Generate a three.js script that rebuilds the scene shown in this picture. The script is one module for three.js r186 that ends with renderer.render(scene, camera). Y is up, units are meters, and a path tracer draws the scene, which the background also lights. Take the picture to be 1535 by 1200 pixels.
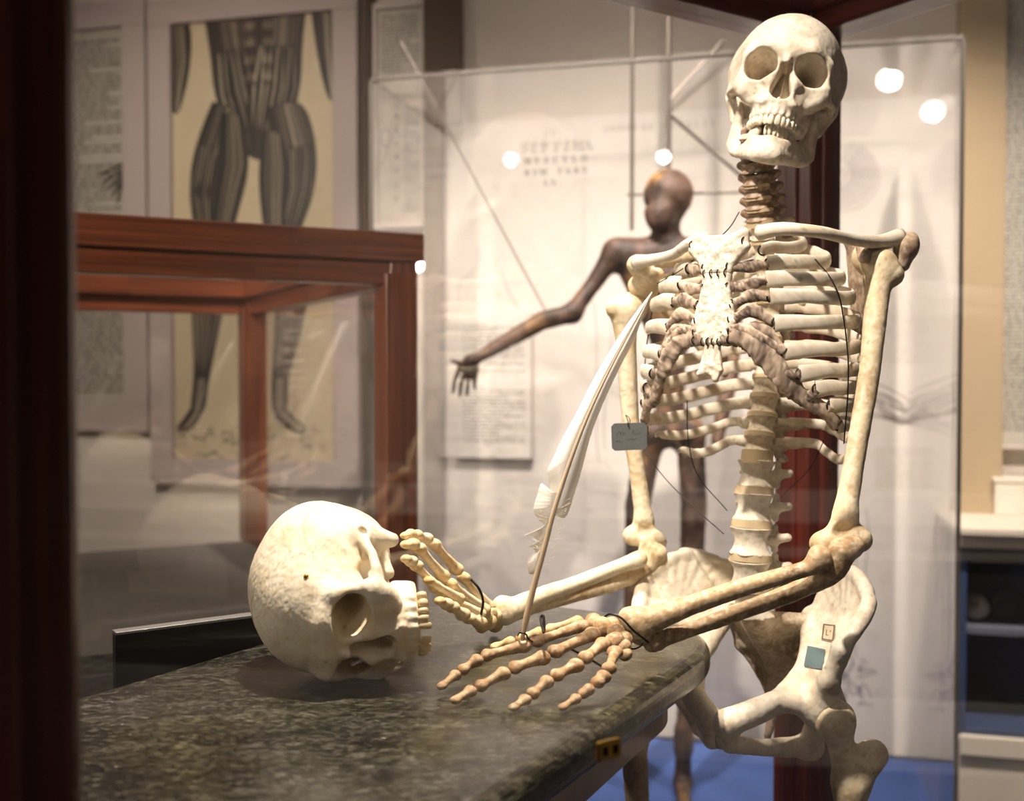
import * as THREE from 'three';
import { RoundedBoxGeometry } from 'three/addons/geometries/RoundedBoxGeometry.js';
import { mergeGeometries } from 'three/addons/utils/BufferGeometryUtils.js';

// ------------------------------------------------------------------ camera, exposure, lights
const scene = new THREE.Scene();
scene.background = new THREE.Color(0x050505);
const FPX = 1610, CX = 767.5, CY = 600, CAMY = 1.35, PITCH = Math.atan(40 / FPX);
const camera = new THREE.PerspectiveCamera(2 * Math.atan(600 / FPX) * 180 / Math.PI, 1535 / 1200, 0.05, 30);
camera.position.set(0, CAMY, 0);
camera.rotation.x = -PITCH;
camera.focus = 1.08;
camera.userData.fStop = 4.2;
const renderer = new THREE.WebGLRenderer({ antialias: true });
renderer.toneMapping = THREE.LinearToneMapping;
renderer.toneMappingExposure = 1.0;
renderer.shadowMap.enabled = true;

// lamps: [x, height above the lens, depth, target x, height, depth, candela, cone degrees, blend, label]
const LAMPS = [
  [-0.42, 1.50, 0.42, 0.32, 0.0, 1.22, 20, 16.5, 0.8, 'ceiling spotlight in front of the skeleton, left of the camera', 0xffeedb],
  [-0.05, 1.62, 1.22, -0.09, -0.25, 1.03, 27, 17, 0.7, 'ceiling spotlight over the case, aimed down at the table skull', 0xffecd4],
  [1.1, 1.72, 1.7, 1.0, -0.55, 3.1, 33, 31, 1.0, 'ceiling spotlight beyond the case aimed at the right of the print wall', 0xffefe2],
  [0.0, 1.72, 1.9, 0.15, -0.55, 3.3, 33, 31, 1.0, 'ceiling spotlight beyond the case aimed at the hanging figure', 0xffefe2],
  [-1.3, 1.72, 1.2, -1.05, 0.1, 3.65, 17, 30, 1.0, 'ceiling spotlight aimed at the legs print', 0xffeedd],
  [-2.32, 1.45, -1.96, -0.3, -0.4, 0.9, 1.5, 50, 0.8, 'spotlight behind the camera, left one of a pair', 0xfff0dc],
  [-1.38, 1.45, -2.36, 0.1, -0.4, 0.9, 1.5, 50, 0.8, 'spotlight behind the camera, right one of a pair', 0xfff0dc],
  [-2.67, 0.70, -1.34, -0.5, 0.2, 1.75, 26, 13, 0.8, 'lowest spotlight, hung far left behind the camera', 0xfff0dc],
  [-1.836, 1.05, 1.739, -0.5, 0.1, 1.2, 2.5, 50, 0.8, 'low hung spotlight on the left, nearer the case', 0xfff0dc],
  [-2.386, 1.05, 1.611, -0.7, -0.4, 0.9, 1.5, 50, 0.8, 'low hung spotlight on the left, farther from the case', 0xfff0dc],
  [1.5, 1.72, -0.25, 2.9, -0.8, -0.5, 14, 48, 1.0, 'added unseen spotlight that brightens the right side wall', 0xfff0e2],  // added lamp: brightens the wall that the front pane mirrors
];

// ------------------------------------------------------------------ small maths
const v3 = (x, y, z) => new THREE.Vector3(x, y, z);
function seeded(s) { return () => { s |= 0; s = s + 0x6D2B79F5 | 0; let t = Math.imul(s ^ s >>> 15, 1 | s); t = t + Math.imul(t ^ t >>> 7, 61 | t) ^ t; return ((t ^ t >>> 14) >>> 0) / 4294967296; }; }
const rnd = seeded(77);
const W = (X, h, d) => v3(X, CAMY + h, -d);                       // right, height over lens, depth
const sp = Math.sin(PITCH), cp = Math.cos(PITCH);
function V(px, py, d) {                                            // place of a thing seen at px,py that stands d metres away
  const a = (px - CX) / FPX, b = (CY - py) / FPX, s = d / (cp + b * sp);
  return W(a * s, (b * cp - sp) * s, d);
}
function VH(px, py, h) {                                           // the same on a level h over the lens
  const a = (px - CX) / FPX, b = (CY - py) / FPX, s = h / (b * cp - sp);
  return W(a * s, h, s * (cp + b * sp));
}
function hash(i, j, k) { let n = Math.imul(i, 374761393) + Math.imul(j, 668265263) + Math.imul(k, 2147483647 ^ 0x27d4eb2d); n = Math.imul(n ^ n >>> 13, 1274126177); return ((n ^ n >>> 16) >>> 0) / 4294967296; }
function noise(x, y, z) {
  const i = Math.floor(x), j = Math.floor(y), k = Math.floor(z); let u = x - i, v = y - j, w = z - k;
  u = u * u * (3 - 2 * u); v = v * v * (3 - 2 * v); w = w * w * (3 - 2 * w);
  const l = (a, b, t) => a + (b - a) * t;
  return l(l(l(hash(i, j, k), hash(i + 1, j, k), u), l(hash(i, j + 1, k), hash(i + 1, j + 1, k), u), v),
    l(l(hash(i, j, k + 1), hash(i + 1, j, k + 1), u), l(hash(i, j + 1, k + 1), hash(i + 1, j + 1, k + 1), u), v), w);
}
const fbm = (x, y, z) => 0.5 * noise(x, y, z) + 0.3 * noise(x * 2.1, y * 2.1, z * 2.1) + 0.2 * noise(x * 4.3, y * 4.3, z * 4.3);
const lin = (hex) => { const c = new THREE.Color(hex); return [c.r, c.g, c.b]; };
const mix3 = (a, b, t) => [a[0] + (b[0] - a[0]) * t, a[1] + (b[1] - a[1]) * t, a[2] + (b[2] - a[2]) * t];
const clamp = (x, a, b) => x < a ? a : x > b ? b : x;

// ------------------------------------------------------------------ objects
const used = {};
function numbered(n) { if (!(n in used)) { used[n] = 0; return n; } used[n]++; return n + '_' + String(used[n]).padStart(3, '0'); }
function thing(name, label, category, pos = v3(0, 0, 0), group, kind) {
  const o = new THREE.Group(); o.name = numbered(name); o.position.copy(pos); scene.add(o);
  o.userData = { label, category }; if (group) o.userData.group = group; if (kind) { o.userData.kind = kind; }
  return o;
}
function rootOf(o) { while (o.parent && o.parent !== scene) o = o.parent; return o; }
function part(parent, name, geo, mat, label) {                    // geometry in world places, kept relative to the parent
  const m = new THREE.Mesh(geo, mat); m.name = name; m.castShadow = m.receiveShadow = true;
  if (parent) { const p = v3(0, 0, 0); let q = parent; while (q && q !== scene) { p.add(q.position); q = q.parent; } geo.translate(-p.x, -p.y, -p.z); parent.add(m); }
  if (label) m.userData.label = label;
  return m;
}
function place(parent, name, geo, mat, pos, quat, scl) {           // geometry in its own frame, placed in the world
  const m = new THREE.Mesh(geo, mat); m.name = name; m.castShadow = m.receiveShadow = true;
  const p = v3(0, 0, 0); let q = parent; while (q && q !== scene) { p.add(q.position); q = q.parent; }
  m.position.copy(pos).sub(p); if (quat) m.quaternion.copy(quat); if (scl) m.scale.copy(scl); parent.add(m); return m;
}
function solo(name, geo, mat, label, category, group, kind) {
  const m = new THREE.Mesh(geo, mat); m.name = numbered(name); m.castShadow = m.receiveShadow = true; scene.add(m);
  m.userData = { label, category }; if (group) m.userData.group = group; if (kind) m.userData.kind = kind;
  geo.computeBoundingBox(); const b = geo.boundingBox, c = v3((b.min.x + b.max.x) / 2, b.min.y, (b.min.z + b.max.z) / 2);
  geo.translate(-c.x, -c.y, -c.z); m.position.copy(c); return m;
}
function struct(name, geo, mat, label) {
  const m = new THREE.Mesh(geo, mat); m.name = name; m.castShadow = m.receiveShadow = true; scene.add(m);
  m.userData = { kind: 'structure', label, category: name.split('_')[0] }; return m;
}

// ------------------------------------------------------------------ distance-field bones
function smin(a, b, k) { const h = Math.max(k - Math.abs(a - b), 0) / k; return Math.min(a, b) - h * h * k * 0.25; }
class Field {
  constructor() { this.ops = []; this.lo = [1e9, 1e9, 1e9]; this.hi = [-1e9, -1e9, -1e9]; }
  grow(p, r) { const q = [p.x, p.y, p.z]; for (let i = 0; i < 3; i++) { this.lo[i] = Math.min(this.lo[i], q[i] - r); this.hi[i] = Math.max(this.hi[i], q[i] + r); } }
  op(f, k, sub) { this.ops.push([f, k, sub]); return this; }
  cap(a, b, ra, rb, k = 0.004, sub = false) {
    const ax = a.x, ay = a.y, az = a.z, dx = b.x - ax, dy = b.y - ay, dz = b.z - az, dd = dx * dx + dy * dy + dz * dz || 1e-12;
    if (!sub) { this.grow(a, ra); this.grow(b, rb); }
    return this.op((x, y, z) => {
      const px = x - ax, py = y - ay, pz = z - az; let h = (px * dx + py * dy + pz * dz) / dd; h = h < 0 ? 0 : h > 1 ? 1 : h;
      const ex = px - dx * h, ey = py - dy * h, ez = pz - dz * h; return Math.sqrt(ex * ex + ey * ey + ez * ez) - (ra + (rb - ra) * h);
    }, k, sub);
  }
  chain(pts, k = 0.004) {                                          // a bent, tapering rod as one piece
    const G = new Field(); for (let i = 0; i + 1 < pts.length; i++) G.cap(pts[i][0], pts[i + 1][0], pts[i][1], pts[i + 1][1]);
    const fs = G.ops.map((o) => o[0]); for (const [p, r] of pts) this.grow(p, r);
    return this.op((x, y, z) => { let d = 1e3; for (const f of fs) { const e = f(x, y, z); if (e < d) d = e; } return d; }, k);
  }
  curve(pts, k = 0.006, n = 14) { const cv = new THREE.CatmullRomCurve3(pts.map((p) => p[0])), m = pts.length - 1, out = []; for (let i = 0; i <= n; i++) { const t = i / n * m, j = Math.min(m - 1, Math.floor(t)), f = t - j, e = f * f * (3 - 2 * f); out.push([cv.getPoint(i / n), pts[j][1] + (pts[j + 1][1] - pts[j][1]) * e]); } return this.chain(out, k); }
  ball(c, r, k = 0.004, sub = false) { return this.cap(c, v3(c.x + 1e-6, c.y, c.z), r, r, k, sub); }
  ell(c, r, k = 0.004, sub = false, rot) {
    const m = rot ? new THREE.Matrix3().setFromMatrix4(new THREE.Matrix4().makeRotationFromEuler(rot)).transpose().elements : null, mn = Math.min(r.x, r.y, r.z);
    if (!sub) this.grow(c, Math.max(r.x, r.y, r.z));
    return this.op((x, y, z) => {
      let a = x - c.x, b = y - c.y, d = z - c.z;
      if (m) { const p = m[0] * a + m[3] * b + m[6] * d, q = m[1] * a + m[4] * b + m[7] * d, s = m[2] * a + m[5] * b + m[8] * d; a = p; b = q; d = s; }
      const k0 = Math.hypot(a / r.x, b / r.y, d / r.z), k1 = Math.hypot(a / (r.x * r.x), b / (r.y * r.y), d / (r.z * r.z));
      return k1 < 1e-9 ? -mn : k0 * (k0 - 1) / k1;
    }, k, sub);
  }
  tri(a, b, c, r, k = 0.004) {
    for (const p of [a, b, c]) this.grow(p, r);
    const T = new THREE.Triangle(a, b, c), p = v3(0, 0, 0), q = v3(0, 0, 0);
    return this.op((x, y, z) => { p.set(x, y, z); T.closestPointToPoint(p, q); return p.distanceTo(q) - r; }, k);
  }
  fn(f, lo, hi, k = 0.004, sub = false) { if (!sub) { this.grow(lo, 0); this.grow(hi, 0); } return this.op(f, k, sub); }
  at(x, y, z) {
    let d = 1e3;
    for (const [f, k, s] of this.ops) { const e = f(x, y, z); d = s ? -smin(-d, e, k) : smin(d, e, k); }
    return d;
  }
}
const DEF = { amp: 0, freq: 100 };
function meshField(F, cell, colour, rough = DEF) {
  const lo = F.lo.map((v) => v - cell * 3), hi = F.hi.map((v) => v + cell * 3), n = [0, 1, 2].map((i) => Math.ceil((hi[i] - lo[i]) / cell) + 1);
  const [nx, ny, nz] = n, g = new Float32Array(nx * ny * nz), B = 6, R = cell * B * 0.5 * 1.7321;
  const f = rough.amp ? (x, y, z) => F.at(x, y, z) + rough.amp * (fbm(x * rough.freq, y * rough.freq, z * rough.freq) - 0.5) : (x, y, z) => F.at(x, y, z);
  for (let k0 = 0; k0 < nz; k0 += B) for (let j0 = 0; j0 < ny; j0 += B) for (let i0 = 0; i0 < nx; i0 += B) {
    const c = F.at(lo[0] + (i0 + B / 2) * cell, lo[1] + (j0 + B / 2) * cell, lo[2] + (k0 + B / 2) * cell), far = Math.abs(c) > R * 1.45 + 0.002;
    for (let k = k0; k < Math.min(k0 + B, nz); k++) for (let j = j0; j < Math.min(j0 + B, ny); j++) for (let i = i0; i < Math.min(i0 + B, nx); i++)
      g[i + nx * (j + ny * k)] = far ? c : f(lo[0] + i * cell, lo[1] + j * cell, lo[2] + k * cell);
  }
  const vid = new Int32Array(nx * ny * nz).fill(-1), P = [], idx = [];
  const off = [0, 1, nx, nx + 1, nx * ny, nx * ny + 1, nx * ny + nx, nx * ny + nx + 1];
  const E = [[0, 1], [2, 3], [4, 5], [6, 7], [0, 2], [1, 3], [4, 6], [5, 7], [0, 4], [1, 5], [2, 6], [3, 7]];
  for (let k = 0; k < nz - 1; k++) for (let j = 0; j < ny - 1; j++) for (let i = 0; i < nx - 1; i++) {
    const o = i + nx * (j + ny * k); let m = 0; for (let c = 0; c < 8; c++) if (g[o + off[c]] < 0) m |= 1 << c;
    if (m === 0 || m === 255) continue;
    let x = 0, y = 0, z = 0, t = 0;
    for (const [a, b] of E) { const sa = m >> a & 1, sb = m >> b & 1; if (sa === sb) continue; const va = g[o + off[a]], vb = g[o + off[b]], u = va / (va - vb);
      x += (a & 1) + ((b & 1) - (a & 1)) * u; y += (a >> 1 & 1) + ((b >> 1 & 1) - (a >> 1 & 1)) * u; z += (a >> 2) + ((b >> 2) - (a >> 2)) * u; t++; }
    vid[o] = P.length / 3; P.push(lo[0] + (i + x / t) * cell, lo[1] + (j + y / t) * cell, lo[2] + (k + z / t) * cell);
  }
  const quad = (a, b, c, d, flip) => { if (flip) idx.push(a, c, b, a, d, c); else idx.push(a, b, c, a, c, d); };
  const sx = 1, sy = nx, sz = nx * ny;
  for (let k = 1; k < nz - 1; k++) for (let j = 1; j < ny - 1; j++) for (let i = 1; i < nx - 1; i++) {
    const o = i + nx * (j + ny * k), s = g[o] < 0;
    if (s !== g[o + sx] < 0) quad(vid[o - sy - sz], vid[o - sz], vid[o], vid[o - sy], !s);
    if (s !== g[o + sy] < 0) quad(vid[o - sx - sz], vid[o - sx], vid[o], vid[o - sz], !s);
    if (s !== g[o + sz] < 0) quad(vid[o - sx - sy], vid[o - sy], vid[o], vid[o - sx], !s);
  }
  const N = new Float32Array(P.length), C = new Float32Array(P.length), e = cell * 0.5;
  for (let i = 0; i < P.length; i += 3) {
    const x = P[i], y = P[i + 1], z = P[i + 2];
    const a = f(x + e, y - e, z - e), b = f(x - e, y - e, z + e), c = f(x - e, y + e, z - e), d = f(x + e, y + e, z + e);
    let gx = a - b - c + d, gy = -a - b + c + d, gz = -a + b - c + d; const l = Math.hypot(gx, gy, gz) || 1;
    N[i] = gx / l; N[i + 1] = gy / l; N[i + 2] = gz / l;
    const q = colour(x, y, z); C[i] = q[0]; C[i + 1] = q[1]; C[i + 2] = q[2];
  }
  const geo = new THREE.BufferGeometry();
  geo.setAttribute('position', new THREE.Float32BufferAttribute(P, 3)); geo.setAttribute('normal', new THREE.BufferAttribute(N, 3));
  geo.setAttribute('color', new THREE.BufferAttribute(C, 3)); geo.setIndex(idx); return geo;
}
// stained bone: base colour, stain colour, how much of it and how large its patches are
function boneColour(base, stain, amount = 0.5, freq = 45, speck = 0.0) {
  const b = lin(base), s = lin(stain), dark = lin(0x5a4330), pale = lin(0xf4ecdd);
  return (x, y, z) => {
    const n = fbm(x * freq + 7, y * freq + 3, z * freq + 11), m = noise(x * freq * 7, y * freq * 7, z * freq * 7), f = fbm(x * freq * 5 + 3, y * freq * 5, z * freq * 5 + 8), c2 = noise(x * freq * 0.45, y * freq * 0.45, z * freq * 0.45);
    let c = mix3(b, s, clamp((n - 0.5) * 3.4 + (c2 - 0.5) * 1.1 + amount * 0.6, 0, 1) * Math.min(1, amount * 1.7));
    c = mix3(c, f > 0.5 ? pale : s, clamp(Math.abs(f - 0.5) * 1.7, 0, 0.4));
    if (speck) c = mix3(c, dark, clamp((m - 0.85 + speck * 0.1) * 5, 0, 1) * 0.6);
    return c;
  };
}
const IVORY = boneColour(0xf2e9d6, 0xdcc69c, 0.36, 38, 0.25);        // table skull
const PALE = boneColour(0xe4dccb, 0xbfa98e, 0.34, 42, 0.45);         // ribs, breastbone, head
const TAN = boneColour(0xe0d0ae, 0xb39468, 0.42, 50, 0.5);          // limb bones
const BROWN = boneColour(0xc9ac84, 0x926c46, 0.5, 60, 0.8);        // browned left hand and forearm
const SPINE = boneColour(0xd6c9b0, 0x9c8264, 0.42, 55, 0.6);
const NECK = boneColour(0x8c7058, 0x523c2e, 0.5, 60, 0.6);  // neck bones, jaw shadow darkened into their base and stain colours
const LEATHER = boneColour(0xc0ab96, 0x4c362c, 0.60, 130, 1.4);     // dried cartilage
const boneMat = new THREE.MeshPhysicalMaterial({ vertexColors: true, roughness: 0.6, clearcoat: 0.08, clearcoatRoughness: 0.5 });
const dryMat = new THREE.MeshStandardMaterial({ vertexColors: true, roughness: 0.85 });
const toothMat = new THREE.MeshPhysicalMaterial({ color: 0xf0e6cf, roughness: 0.3, clearcoat: 0.5, clearcoatRoughness: 0.2 });
const oldToothMat = new THREE.MeshPhysicalMaterial({ color: 0xdccaa2, roughness: 0.4, clearcoat: 0.3, clearcoatRoughness: 0.3 });
const wireMat = new THREE.MeshStandardMaterial({ color: 0x161412, roughness: 0.45, metalness: 0.6 });
const brassMat = new THREE.MeshStandardMaterial({ color: 0xb08a3e, roughness: 0.32, metalness: 1 });

// ------------------------------------------------------------------ textures
function canvas(w, h) { const c = document.createElement('canvas'); c.width = w; c.height = h; return [c, c.getContext('2d')]; }
function ctex(c) { const t = new THREE.CanvasTexture(c); t.colorSpace = THREE.SRGBColorSpace; t.anisotropy = 8; return t; }
function dtex(w, h, f, srgb = true) {
  const d = new Uint8Array(w * h * 4);
  for (let j = 0; j < h; j++) for (let i = 0; i < w; i++) { const q = f(i / w, j / h), o = 4 * (i + w * j); d[o] = clamp(q[0], 0, 255); d[o + 1] = clamp(q[1], 0, 255); d[o + 2] = clamp(q[2], 0, 255); d[o + 3] = 255; }
  const t = new THREE.DataTexture(d, w, h); t.wrapS = t.wrapT = THREE.RepeatWrapping; t.magFilter = THREE.LinearFilter; t.minFilter = THREE.LinearMipmapLinearFilter; t.generateMipmaps = true;
  if (srgb) t.colorSpace = THREE.SRGBColorSpace; t.needsUpdate = true; return t;
}
const grain = (base, vary, seed) => dtex(256, 512, (u, v) => {      // streaks run along v
  const s = fbm(u * 26 + seed, v * 2.2, seed), t = noise(u * 90, v * 5, seed + 4), a = (s - 0.5) * 1.5 + (t - 0.5) * 0.5;
  return base.map((c, i) => c + a * vary[i]);
});
function wood(base, vary, seed, opt) { const t = grain(base, vary, seed); return new THREE.MeshPhysicalMaterial({ map: t, roughness: 0.38, clearcoat: 0.55, clearcoatRoughness: 0.18, ...opt }); }
const woodA = wood([90, 33, 23], [40, 16, 12], 1);
const woodB = wood([124, 66, 40], [48, 28, 19], 5);
const slateTex = dtex(1536, 1536, (u, v) => {
  const x = u * 16, y = v * 16, warp = fbm(x * 0.5, y * 0.5, 3) * 3;
  const a = fbm(x * 1.1 + warp, y * 2.2 + warp, 1), b = fbm(x * 5 + warp * 2, y * 11, 8), m = fbm(x * 14, y * 26 + warp, 14), c = noise(u * 420, v * 420, 2), e = fbm(x * 0.35, y * 0.35, 21);
  let q = 33 + (a - 0.5) * 58 + (b - 0.5) * 84 + (m - 0.5) * 150; const g = clamp((e - 0.45) * 4, 0, 1);
  let r = [q + 2 + g * 8, q + 2 + g * 7, q - 3 - g * 6];
  if (c > 0.945) r = r.map((t, i) => t + (c - 0.945) * [4200, 4100, 3500][i] * (0.2 + b)); return r;
});
const slateMat = new THREE.MeshPhysicalMaterial({ map: slateTex, roughness: 0.28, clearcoat: 0.25, clearcoatRoughness: 0.22, bumpMap: slateTex, bumpScale: 0.0006 });
const glass = new THREE.MeshPhysicalMaterial({ color: 0xffffff, transmission: 1, thickness: 0, roughness: 0, ior: 1.5 });
const glassEdge = new THREE.MeshPhysicalMaterial({ color: 0x5e5952, roughness: 0.5 });

// boxes with uv in metres: grain runs along the longest side
function box(sx, sy, sz, r = 0.003) {
  const g = new RoundedBoxGeometry(sx, sy, sz, 2, Math.min(r, sx / 2.01, sy / 2.01, sz / 2.01)), p = g.attributes.position, nn = g.attributes.normal, uv = g.attributes.uv, o = rnd() * 3;
  for (let i = 0; i < p.count; i++) {
    const n = [Math.abs(nn.getX(i)), Math.abs(nn.getY(i)), Math.abs(nn.getZ(i))], q = [p.getX(i), p.getY(i), p.getZ(i)], ax = n[0] > n[1] && n[0] > n[2] ? 0 : n[1] > n[2] ? 1 : 2;
    const rest = [0, 1, 2].filter((a) => a !== ax), S = [sx, sy, sz], l = S[rest[0]] > S[rest[1]] ? rest[0] : rest[1], w = rest[0] === l ? rest[1] : rest[0];
    uv.setXY(i, q[w] * 5 + o, q[l] * 1.6 + o);
  }
  return g;
}
// a frame on the floor plan: u along, n away from the camera (both from the point below the lens)
class Plan {
  constructor(ux, ud) { this.ux = ux; this.ud = ud; this.nx = -ud; this.nd = ux; if (this.nd < 0) { this.nx *= -1; this.nd *= -1; } this.rot = Math.atan2(ud, ux); }
  p(u, h, n) { return W(u * this.ux + n * this.nx, h, u * this.ud + n * this.nd); }
  box(u0, u1, h0, h1, n0, n1, r) { const g = box(Math.abs(u1 - u0), Math.abs(h1 - h0), Math.abs(n1 - n0), r); g.rotateY(this.rot); const c = this.p((u0 + u1) / 2, (h0 + h1) / 2, (n0 + n1) / 2); g.translate(c.x, c.y, c.z); return g; }
  sheet(u0, u1, h0, h1, n) { const g = new THREE.PlaneGeometry(u1 - u0, h1 - h0); g.rotateY(this.rot); const c = this.p((u0 + u1) / 2, (h0 + h1) / 2, n); g.translate(c.x, c.y, c.z); return g; }
  hit(px, py, n) {                                                 // where the sight line through px,py meets the plane n
    const a = (px - CX) / FPX, b = (CY - py) / FPX, D = cp + b * sp, t = n / (a * this.nx + D * this.nd);
    return { u: t * (a * this.ux + D * this.ud), h: t * (b * cp - sp) };
  }
}
const A = new Plan(0.834, 0.552), Bp = new Plan(0.889, 0.457), Wl = new Plan(0.970, -0.2425);

// ------------------------------------------------------------------ room
const WN = 3.298, CEIL = 1.85, plaster = dtex(512, 512, (u, v) => { const n = fbm(u * 40, v * 40, 2) - 0.5, m = fbm(u * 5, v * 5, 9) - 0.5; return [204 + n * 10 + m * 6, 194 + n * 10 + m * 6, 181 + n * 10 + m * 6]; });
const wallMat = new THREE.MeshStandardMaterial({ map: plaster, roughness: 0.9 });
const ceilMat = new THREE.MeshStandardMaterial({ color: 0x6a6660, roughness: 0.95 });
const carpetMat = new THREE.MeshStandardMaterial({ map: dtex(256, 256, (u, v) => { const n = noise(u * 120, v * 120, 1) - 0.5; return [58 + n * 30, 62 + n * 30, 78 + n * 34]; }), roughness: 1 });
const greyWallMat = new THREE.MeshStandardMaterial({ color: 0x635d57, roughness: 0.95 });
struct('wall_back', Wl.box(-4.2, 3.15, -CAMY, CEIL, WN, WN + 0.15), wallMat, 'pale beige plaster wall hung with anatomical prints');
struct('wall_front', Wl.box(-4.2, 3.15, -CAMY, CEIL, -3.15, -3), greyWallMat, 'grey wall behind the camera');
struct('wall_left', Wl.box(-4.35, -4.2, -CAMY, CEIL, -3.15, WN + 0.15), greyWallMat, 'grey side wall to the left');
struct('wall_right', Wl.box(3.0, 3.15, -CAMY, CEIL, -3.15, WN + 0.15), greyWallMat, 'grey side wall to the right');
struct('floor', Wl.box(-4.35, 3.15, -CAMY - 0.12, -CAMY, -3.15, WN + 0.15), carpetMat, 'dark blue-grey carpet');
struct('ceiling', Wl.box(-4.35, 3.15, CEIL, CEIL + 0.12, -3.15, WN + 0.15), ceilMat, 'grey ceiling');
const whiteTrim = new THREE.MeshStandardMaterial({ color: 0xe9e4da, roughness: 0.5 });
struct('trim_5', Wl.box(2.95, 2.999, 0.84 - CAMY, 0.95 - CAMY, -2.99, 2.2), whiteTrim, 'white chair rail on the right side wall'); struct('trim_6', Wl.box(2.97, 2.999, 0.72 - CAMY, 0.75 - CAMY, -2.99, 2.2), whiteTrim, 'thin white moulding below the chair rail');
struct('baseboard_right', Wl.box(2.965, 2.999, -CAMY, 0.24 - CAMY, -2.99, 2.2), whiteTrim, 'white baseboard of the right side wall');
// pilasters and boards of the back wall
function wallRect(x0, y0, x1, y1, n) { const a = Wl.hit(x0, y0, n), b = Wl.hit(x1, y1, n); return [a.u, b.u, b.h, a.h]; }
const tanMat = new THREE.MeshStandardMaterial({ color: 0xb39f80, roughness: 0.85 }), darkTrim = new THREE.MeshStandardMaterial({ color: 0x4a3c30, roughness: 0.7 });
const frameMat = new THREE.MeshStandardMaterial({ color: 0xb0a29c, roughness: 0.6 }), paleFrame = new THREE.MeshStandardMaterial({ color: 0xc9bdb4, roughness: 0.6 });
{ let r = wallRect(634, 0, 662, 900, WN - 0.06); struct('trim_1', Wl.box(r[0], r[1], -CAMY, CEIL, WN - 0.06, WN), new THREE.MeshStandardMaterial({ color: 0x6b5c4e, roughness: 0.8 }), 'narrow brown pilaster between the prints and the glass case');
  r = wallRect(638, -60, 690, 184, WN - 0.10); struct('trim_2', Wl.box(r[0], r[1], r[2], CEIL, WN - 0.1, WN - 0.061), darkTrim, 'short dark brown strip ending above the pilaster');
  r = wallRect(1440, 0, 1502, 800, WN - 0.06); struct('trim_3', Wl.box(r[0], r[1], Wl.hit(1470, 790, WN - 0.06).h, CEIL, WN - 0.06, WN), tanMat, 'tan pilaster right of the glass case');
  r = wallRect(544, 0, 558, 800, WN - 0.05); struct('trim_4', Wl.box(r[0], r[1], -CAMY, CEIL, WN - 0.05, WN), darkTrim, 'thin dark vertical strip right of the legs print'); }

// printed sheets ---------------------------------------------------
function textRows(g, x, y, w, h, row, ink, seed, ragged = 0.25) {
  const r = seeded(seed); g.fillStyle = ink;
  for (let yy = y; yy + row * 0.6 < y + h; yy += row) {
    let xx = x; const end = x + w * (r() < ragged ? 0.35 + r() * 0.6 : 1);
    while (xx < end) { const l = row * (0.6 + r() * 2.4); g.globalAlpha = 0.45 + r() * 0.4; g.fillRect(xx, yy + row * 0.12, Math.min(l, end - xx), row * 0.5); xx += l + row * 0.45; }
  }
  g.globalAlpha = 1;
}
function paper(g, w, h, c, seed) { g.fillStyle = c; g.fillRect(0, 0, w, h); const r = seeded(seed); for (let i = 0; i < 900; i++) { g.fillStyle = r() < 0.5 ? 'rgba(90,70,40,0.03)' : 'rgba(255,250,235,0.04)'; g.beginPath(); g.arc(r() * w, r() * h, 2 + r() * 18, 0, 7); g.fill(); } }
function sheetPoster(name, label, px, n, draw, W0, H0, bg, seed, frame, fw = 0.03) {
  const [x0, y0, x1, y1] = px, r = wallRect(x0, y0, x1, y1, n), o = thing(name, label, 'poster', Wl.p((r[0] + r[1]) / 2, r[2], n));
  const [c, g] = canvas(W0, H0); paper(g, W0, H0, bg, seed); draw(g, W0, H0, seeded(seed + 1));
  part(o, 'backing_board', Wl.box(r[0], r[1], r[2], r[3], n + 0.001, Math.min(WN - 0.001, n + 0.025)), frame || paleFrame);
  part(o, 'print', Wl.sheet(r[0] + 0.002, r[1] - 0.002, r[2] + 0.002, r[3] - 0.002, n), new THREE.MeshPhysicalMaterial({ map: ctex(c), roughness: 0.5, clearcoat: 0.25, clearcoatRoughness: 0.3 }));
  if (frame) {
    part(o, 'frame_rail', Wl.box(r[0] - fw, r[1] + fw, r[3], r[3] + fw, n - 0.015, WN - 0.001), frame);
    part(o, 'frame_rail', Wl.box(r[0] - fw, r[1] + fw, r[2] - fw, r[2], n - 0.015, WN - 0.001), frame);
    part(o, 'frame_stile', Wl.box(r[0] - fw, r[0], r[2], r[3], n - 0.015, WN - 0.001), frame);
    part(o, 'frame_stile', Wl.box(r[1], r[1] + fw, r[2], r[3], n - 0.015, WN - 0.001), frame);
  }
  return o;
}
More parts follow.
